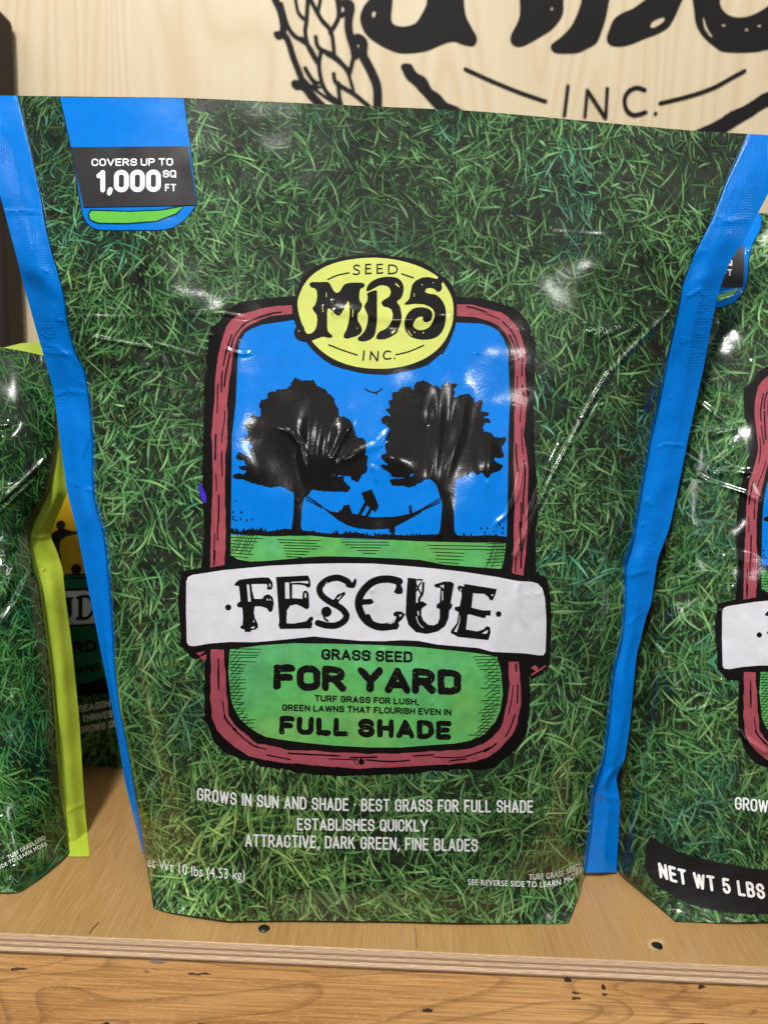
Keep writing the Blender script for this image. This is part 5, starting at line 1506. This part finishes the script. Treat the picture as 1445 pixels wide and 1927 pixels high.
D3.noise(80, 0.0012, 31); D3.noise(36, 0.0005, 32); D3.noise(20, 0.00015, 33)
D3.ridge([(-60, 1000), (0, 945), (60, 890), (95, 855), (112, 842)], 3.6, 0.0016, 0.1); D3.ridge([(-20, 985), (30, 935), (70, 900)], 3, 0.001, 0.15)
D3.ridge([(-40, 800), (0, 801), (24, 798)], 4, 0.0016, 0.15)
D3.ridge([(36, 1035), (24, 1075), (10, 1115), (-10, 1150)], 15, 0.0030, 0.3); D3.ridge([(62, 1040), (55, 1085), (30, 1135), (5, 1170), (-20, 1185)], 8, 0.0024, 0.2); D3.ridge([(10, 1040), (0, 1080), (-30, 1120)], 10, 0.0022, 0.3)
D3.ridge([(18, 1636), (32, 1630), (48, 1625)], 5, 0.0012, 0.2); D3.ridge([(15, 1650), (30, 1668), (44, 1676)], 5, 0.0016, 0.2)
DL = Relief(-20, 680, 240, 1700)
DL.gain = 0.45
DL.noise(40, 0.0005, 61); DL.noise(14, 0.00013, 62)
for q, w, h in [([(56, 1010), (75, 1012), (96, 1008)], 4, 0.0016), ([(70, 1055), (84, 1070), (78, 1075)], 3.5, 0.0014), ([(85, 960), (70, 1000)], 7, 0.0012), ([(92, 1000), (98, 1060), (112, 1150), (122, 1300)], 9, 0.0014), ([(124, 1530), (140, 1520), (160, 1512)], 5, 0.0012), ([(130, 1570), (142, 1585), (138, 1600)], 4, 0.0014), ([(104, 1290), (100, 1330)], 4, 0.001)]:
    DL.ridge(q, w, h, 0.15)
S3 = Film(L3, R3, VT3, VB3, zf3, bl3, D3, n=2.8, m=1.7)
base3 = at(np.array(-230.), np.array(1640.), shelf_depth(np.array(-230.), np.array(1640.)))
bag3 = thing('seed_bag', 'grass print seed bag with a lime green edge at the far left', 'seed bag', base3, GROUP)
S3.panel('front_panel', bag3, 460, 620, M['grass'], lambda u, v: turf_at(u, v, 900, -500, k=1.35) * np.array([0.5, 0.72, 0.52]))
S3.back('back_panel', bag3, table([(600, 0.004), (900, 0.03), (1800, 0.05)], sm=30), M['grass'], lambda u, v: turf_at(u, v, 300, 10))
S3.band('edge_band', bag3, RO3, False, 700, 1612, M['lime'], slope=0.012, wave=0.0013, seed=23, folds=DL)
tp = overlay(S3, 'lime_rim', bag3, [np.array([(6, 654.5), (40, 646), (74, 643), (95, 644), (95, 672), (60, 664), (30, 658)])], M['lime'], 1)


def tilt(x0, y0, deg):
    a = math.radians(deg)
    return lambda p: np.stack([x0 + (p[:, 0] - x0) * math.cos(a) + (p[:, 1] - y0) * math.sin(a), y0 - (p[:, 0] - x0) * math.sin(a) + (p[:, 1] - y0) * math.cos(a)], 1)


overlay(S3, 'fine_print', bag3, text('TURF GRASS SEED', 17, 97, [(17, 1617), (97, 1617)], 7, 0.01, 1.1), M['pale'], 1, xor=True, xf=tilt(17, 1617, 29))
overlay(S3, 'fine_print', bag3, text('SIDE TO LEARN MORE', -2, 101, [(-2, 1637), (101, 1637)], 7, 0.01, 1.1), M['pale'], 1, xor=True, xf=tilt(-2, 1637, 27))
overlay(S3, 'claim_lettering', bag3, text('L', -6, 6, [(-6, 1538), (6, 1536)], 22, 0.012), M['pale'], 1, xor=True)

# ------------------------------------------------------------------ second lime edged bag deep behind, in the shade
L4 = table([(760, -220), (1500, -200)], sm=0); R4 = table([(760, 430), (1000, 420), (1440, 380), (1500, 372)], sm=8)
VT4 = table([(-300, 790), (500, 815)], sm=0); VB4 = table([(-300, 1418), (60, 1436), (250, 1446), (450, 1455)], sm=8)
zf4 = table([(760, 0.66), (900, 0.61), (1100, 0.585), (1300, 0.572), (1446, float(shelf_depth(np.array(200.), np.array(1444.))))], sm=20)
bl4 = table([(760, 0.01), (1000, 0.03), (1446, 0.04)], sm=20)
D4 = Relief(-230, 750, 450, 1480); D4.noise(90, 0.001, 41); D4.noise(40, 0.0004, 42)
S4 = Film(L4, R4, VT4, VB4, zf4, bl4, D4)
bag4 = thing('seed_bag', 'shaded seed bag with an amber picture, standing behind in the gap between two bags', 'seed bag', at(np.array(110.), np.array(1440.), shelf_depth(np.array(110.), np.array(1440.))), GROUP)
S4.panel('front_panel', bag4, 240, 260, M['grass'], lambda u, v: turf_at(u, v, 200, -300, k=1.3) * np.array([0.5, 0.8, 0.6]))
S4.back('back_panel', bag4, table([(760, 0.004), (1000, 0.04), (1800, 0.05)], sm=30), M['grass'], lambda u, v: turf_at(u, v, 300, 10))
STEP = 6.0
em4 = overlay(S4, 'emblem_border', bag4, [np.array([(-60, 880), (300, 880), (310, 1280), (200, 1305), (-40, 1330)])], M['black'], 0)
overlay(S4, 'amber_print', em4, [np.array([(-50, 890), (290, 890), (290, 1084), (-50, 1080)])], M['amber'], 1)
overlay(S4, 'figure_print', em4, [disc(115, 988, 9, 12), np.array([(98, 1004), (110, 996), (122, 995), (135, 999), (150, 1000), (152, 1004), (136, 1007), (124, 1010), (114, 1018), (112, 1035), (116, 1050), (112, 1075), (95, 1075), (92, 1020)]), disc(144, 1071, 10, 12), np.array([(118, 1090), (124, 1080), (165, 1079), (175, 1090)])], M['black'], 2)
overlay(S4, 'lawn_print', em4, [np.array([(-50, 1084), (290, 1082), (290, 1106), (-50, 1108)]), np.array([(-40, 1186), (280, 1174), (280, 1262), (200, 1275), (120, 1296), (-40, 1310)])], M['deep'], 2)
bn4 = overlay(S4, 'name_banner', bag4, [np.array([(-60, 1118), (300, 1108), (300, 1166), (-60, 1186)])], M['white'], 2)
overlay(S4, 'banner_lettering', bn4, [np.array(q) for q in ([(124, 1124), (140, 1124), (136, 1130), (136, 1158), (130, 1164), (124, 1164)],)] + [stroke([(152, 1124), (152, 1162)], 8, False), stroke([(146, 1125), (166, 1123), (178, 1142), (166, 1162), (146, 1164)], 6)], M['black'], 3)
overlay(S4, 'lawn_lettering', em4, block('RD', 137, 182, [(137, 1230), (182, 1226)], 22, 6, 0.12), M['black'], 3)
overlay(S4, 'lawn_lettering', em4, block('WNS', 143, 190, [(143, 1270), (190, 1262)], 16, 3.6, 0.15), M['black'], 3)
overlay(S4, 'claim_lettering', bag4, block('SEASON P', 149, 222, [(149, 1341), (222, 1327)], 13, 2.2, 0.13), M['pale'], 1)
overlay(S4, 'claim_lettering', bag4, block('THRIVES', 155, 212, [(155, 1360), (212, 1349)], 13, 2.2, 0.13), M['pale'], 1)
overlay(S4, 'claim_lettering', bag4, block('GROWS QU', 151, 222, [(151, 1381), (222, 1367)], 13, 2.2, 0.13), M['pale'], 1)
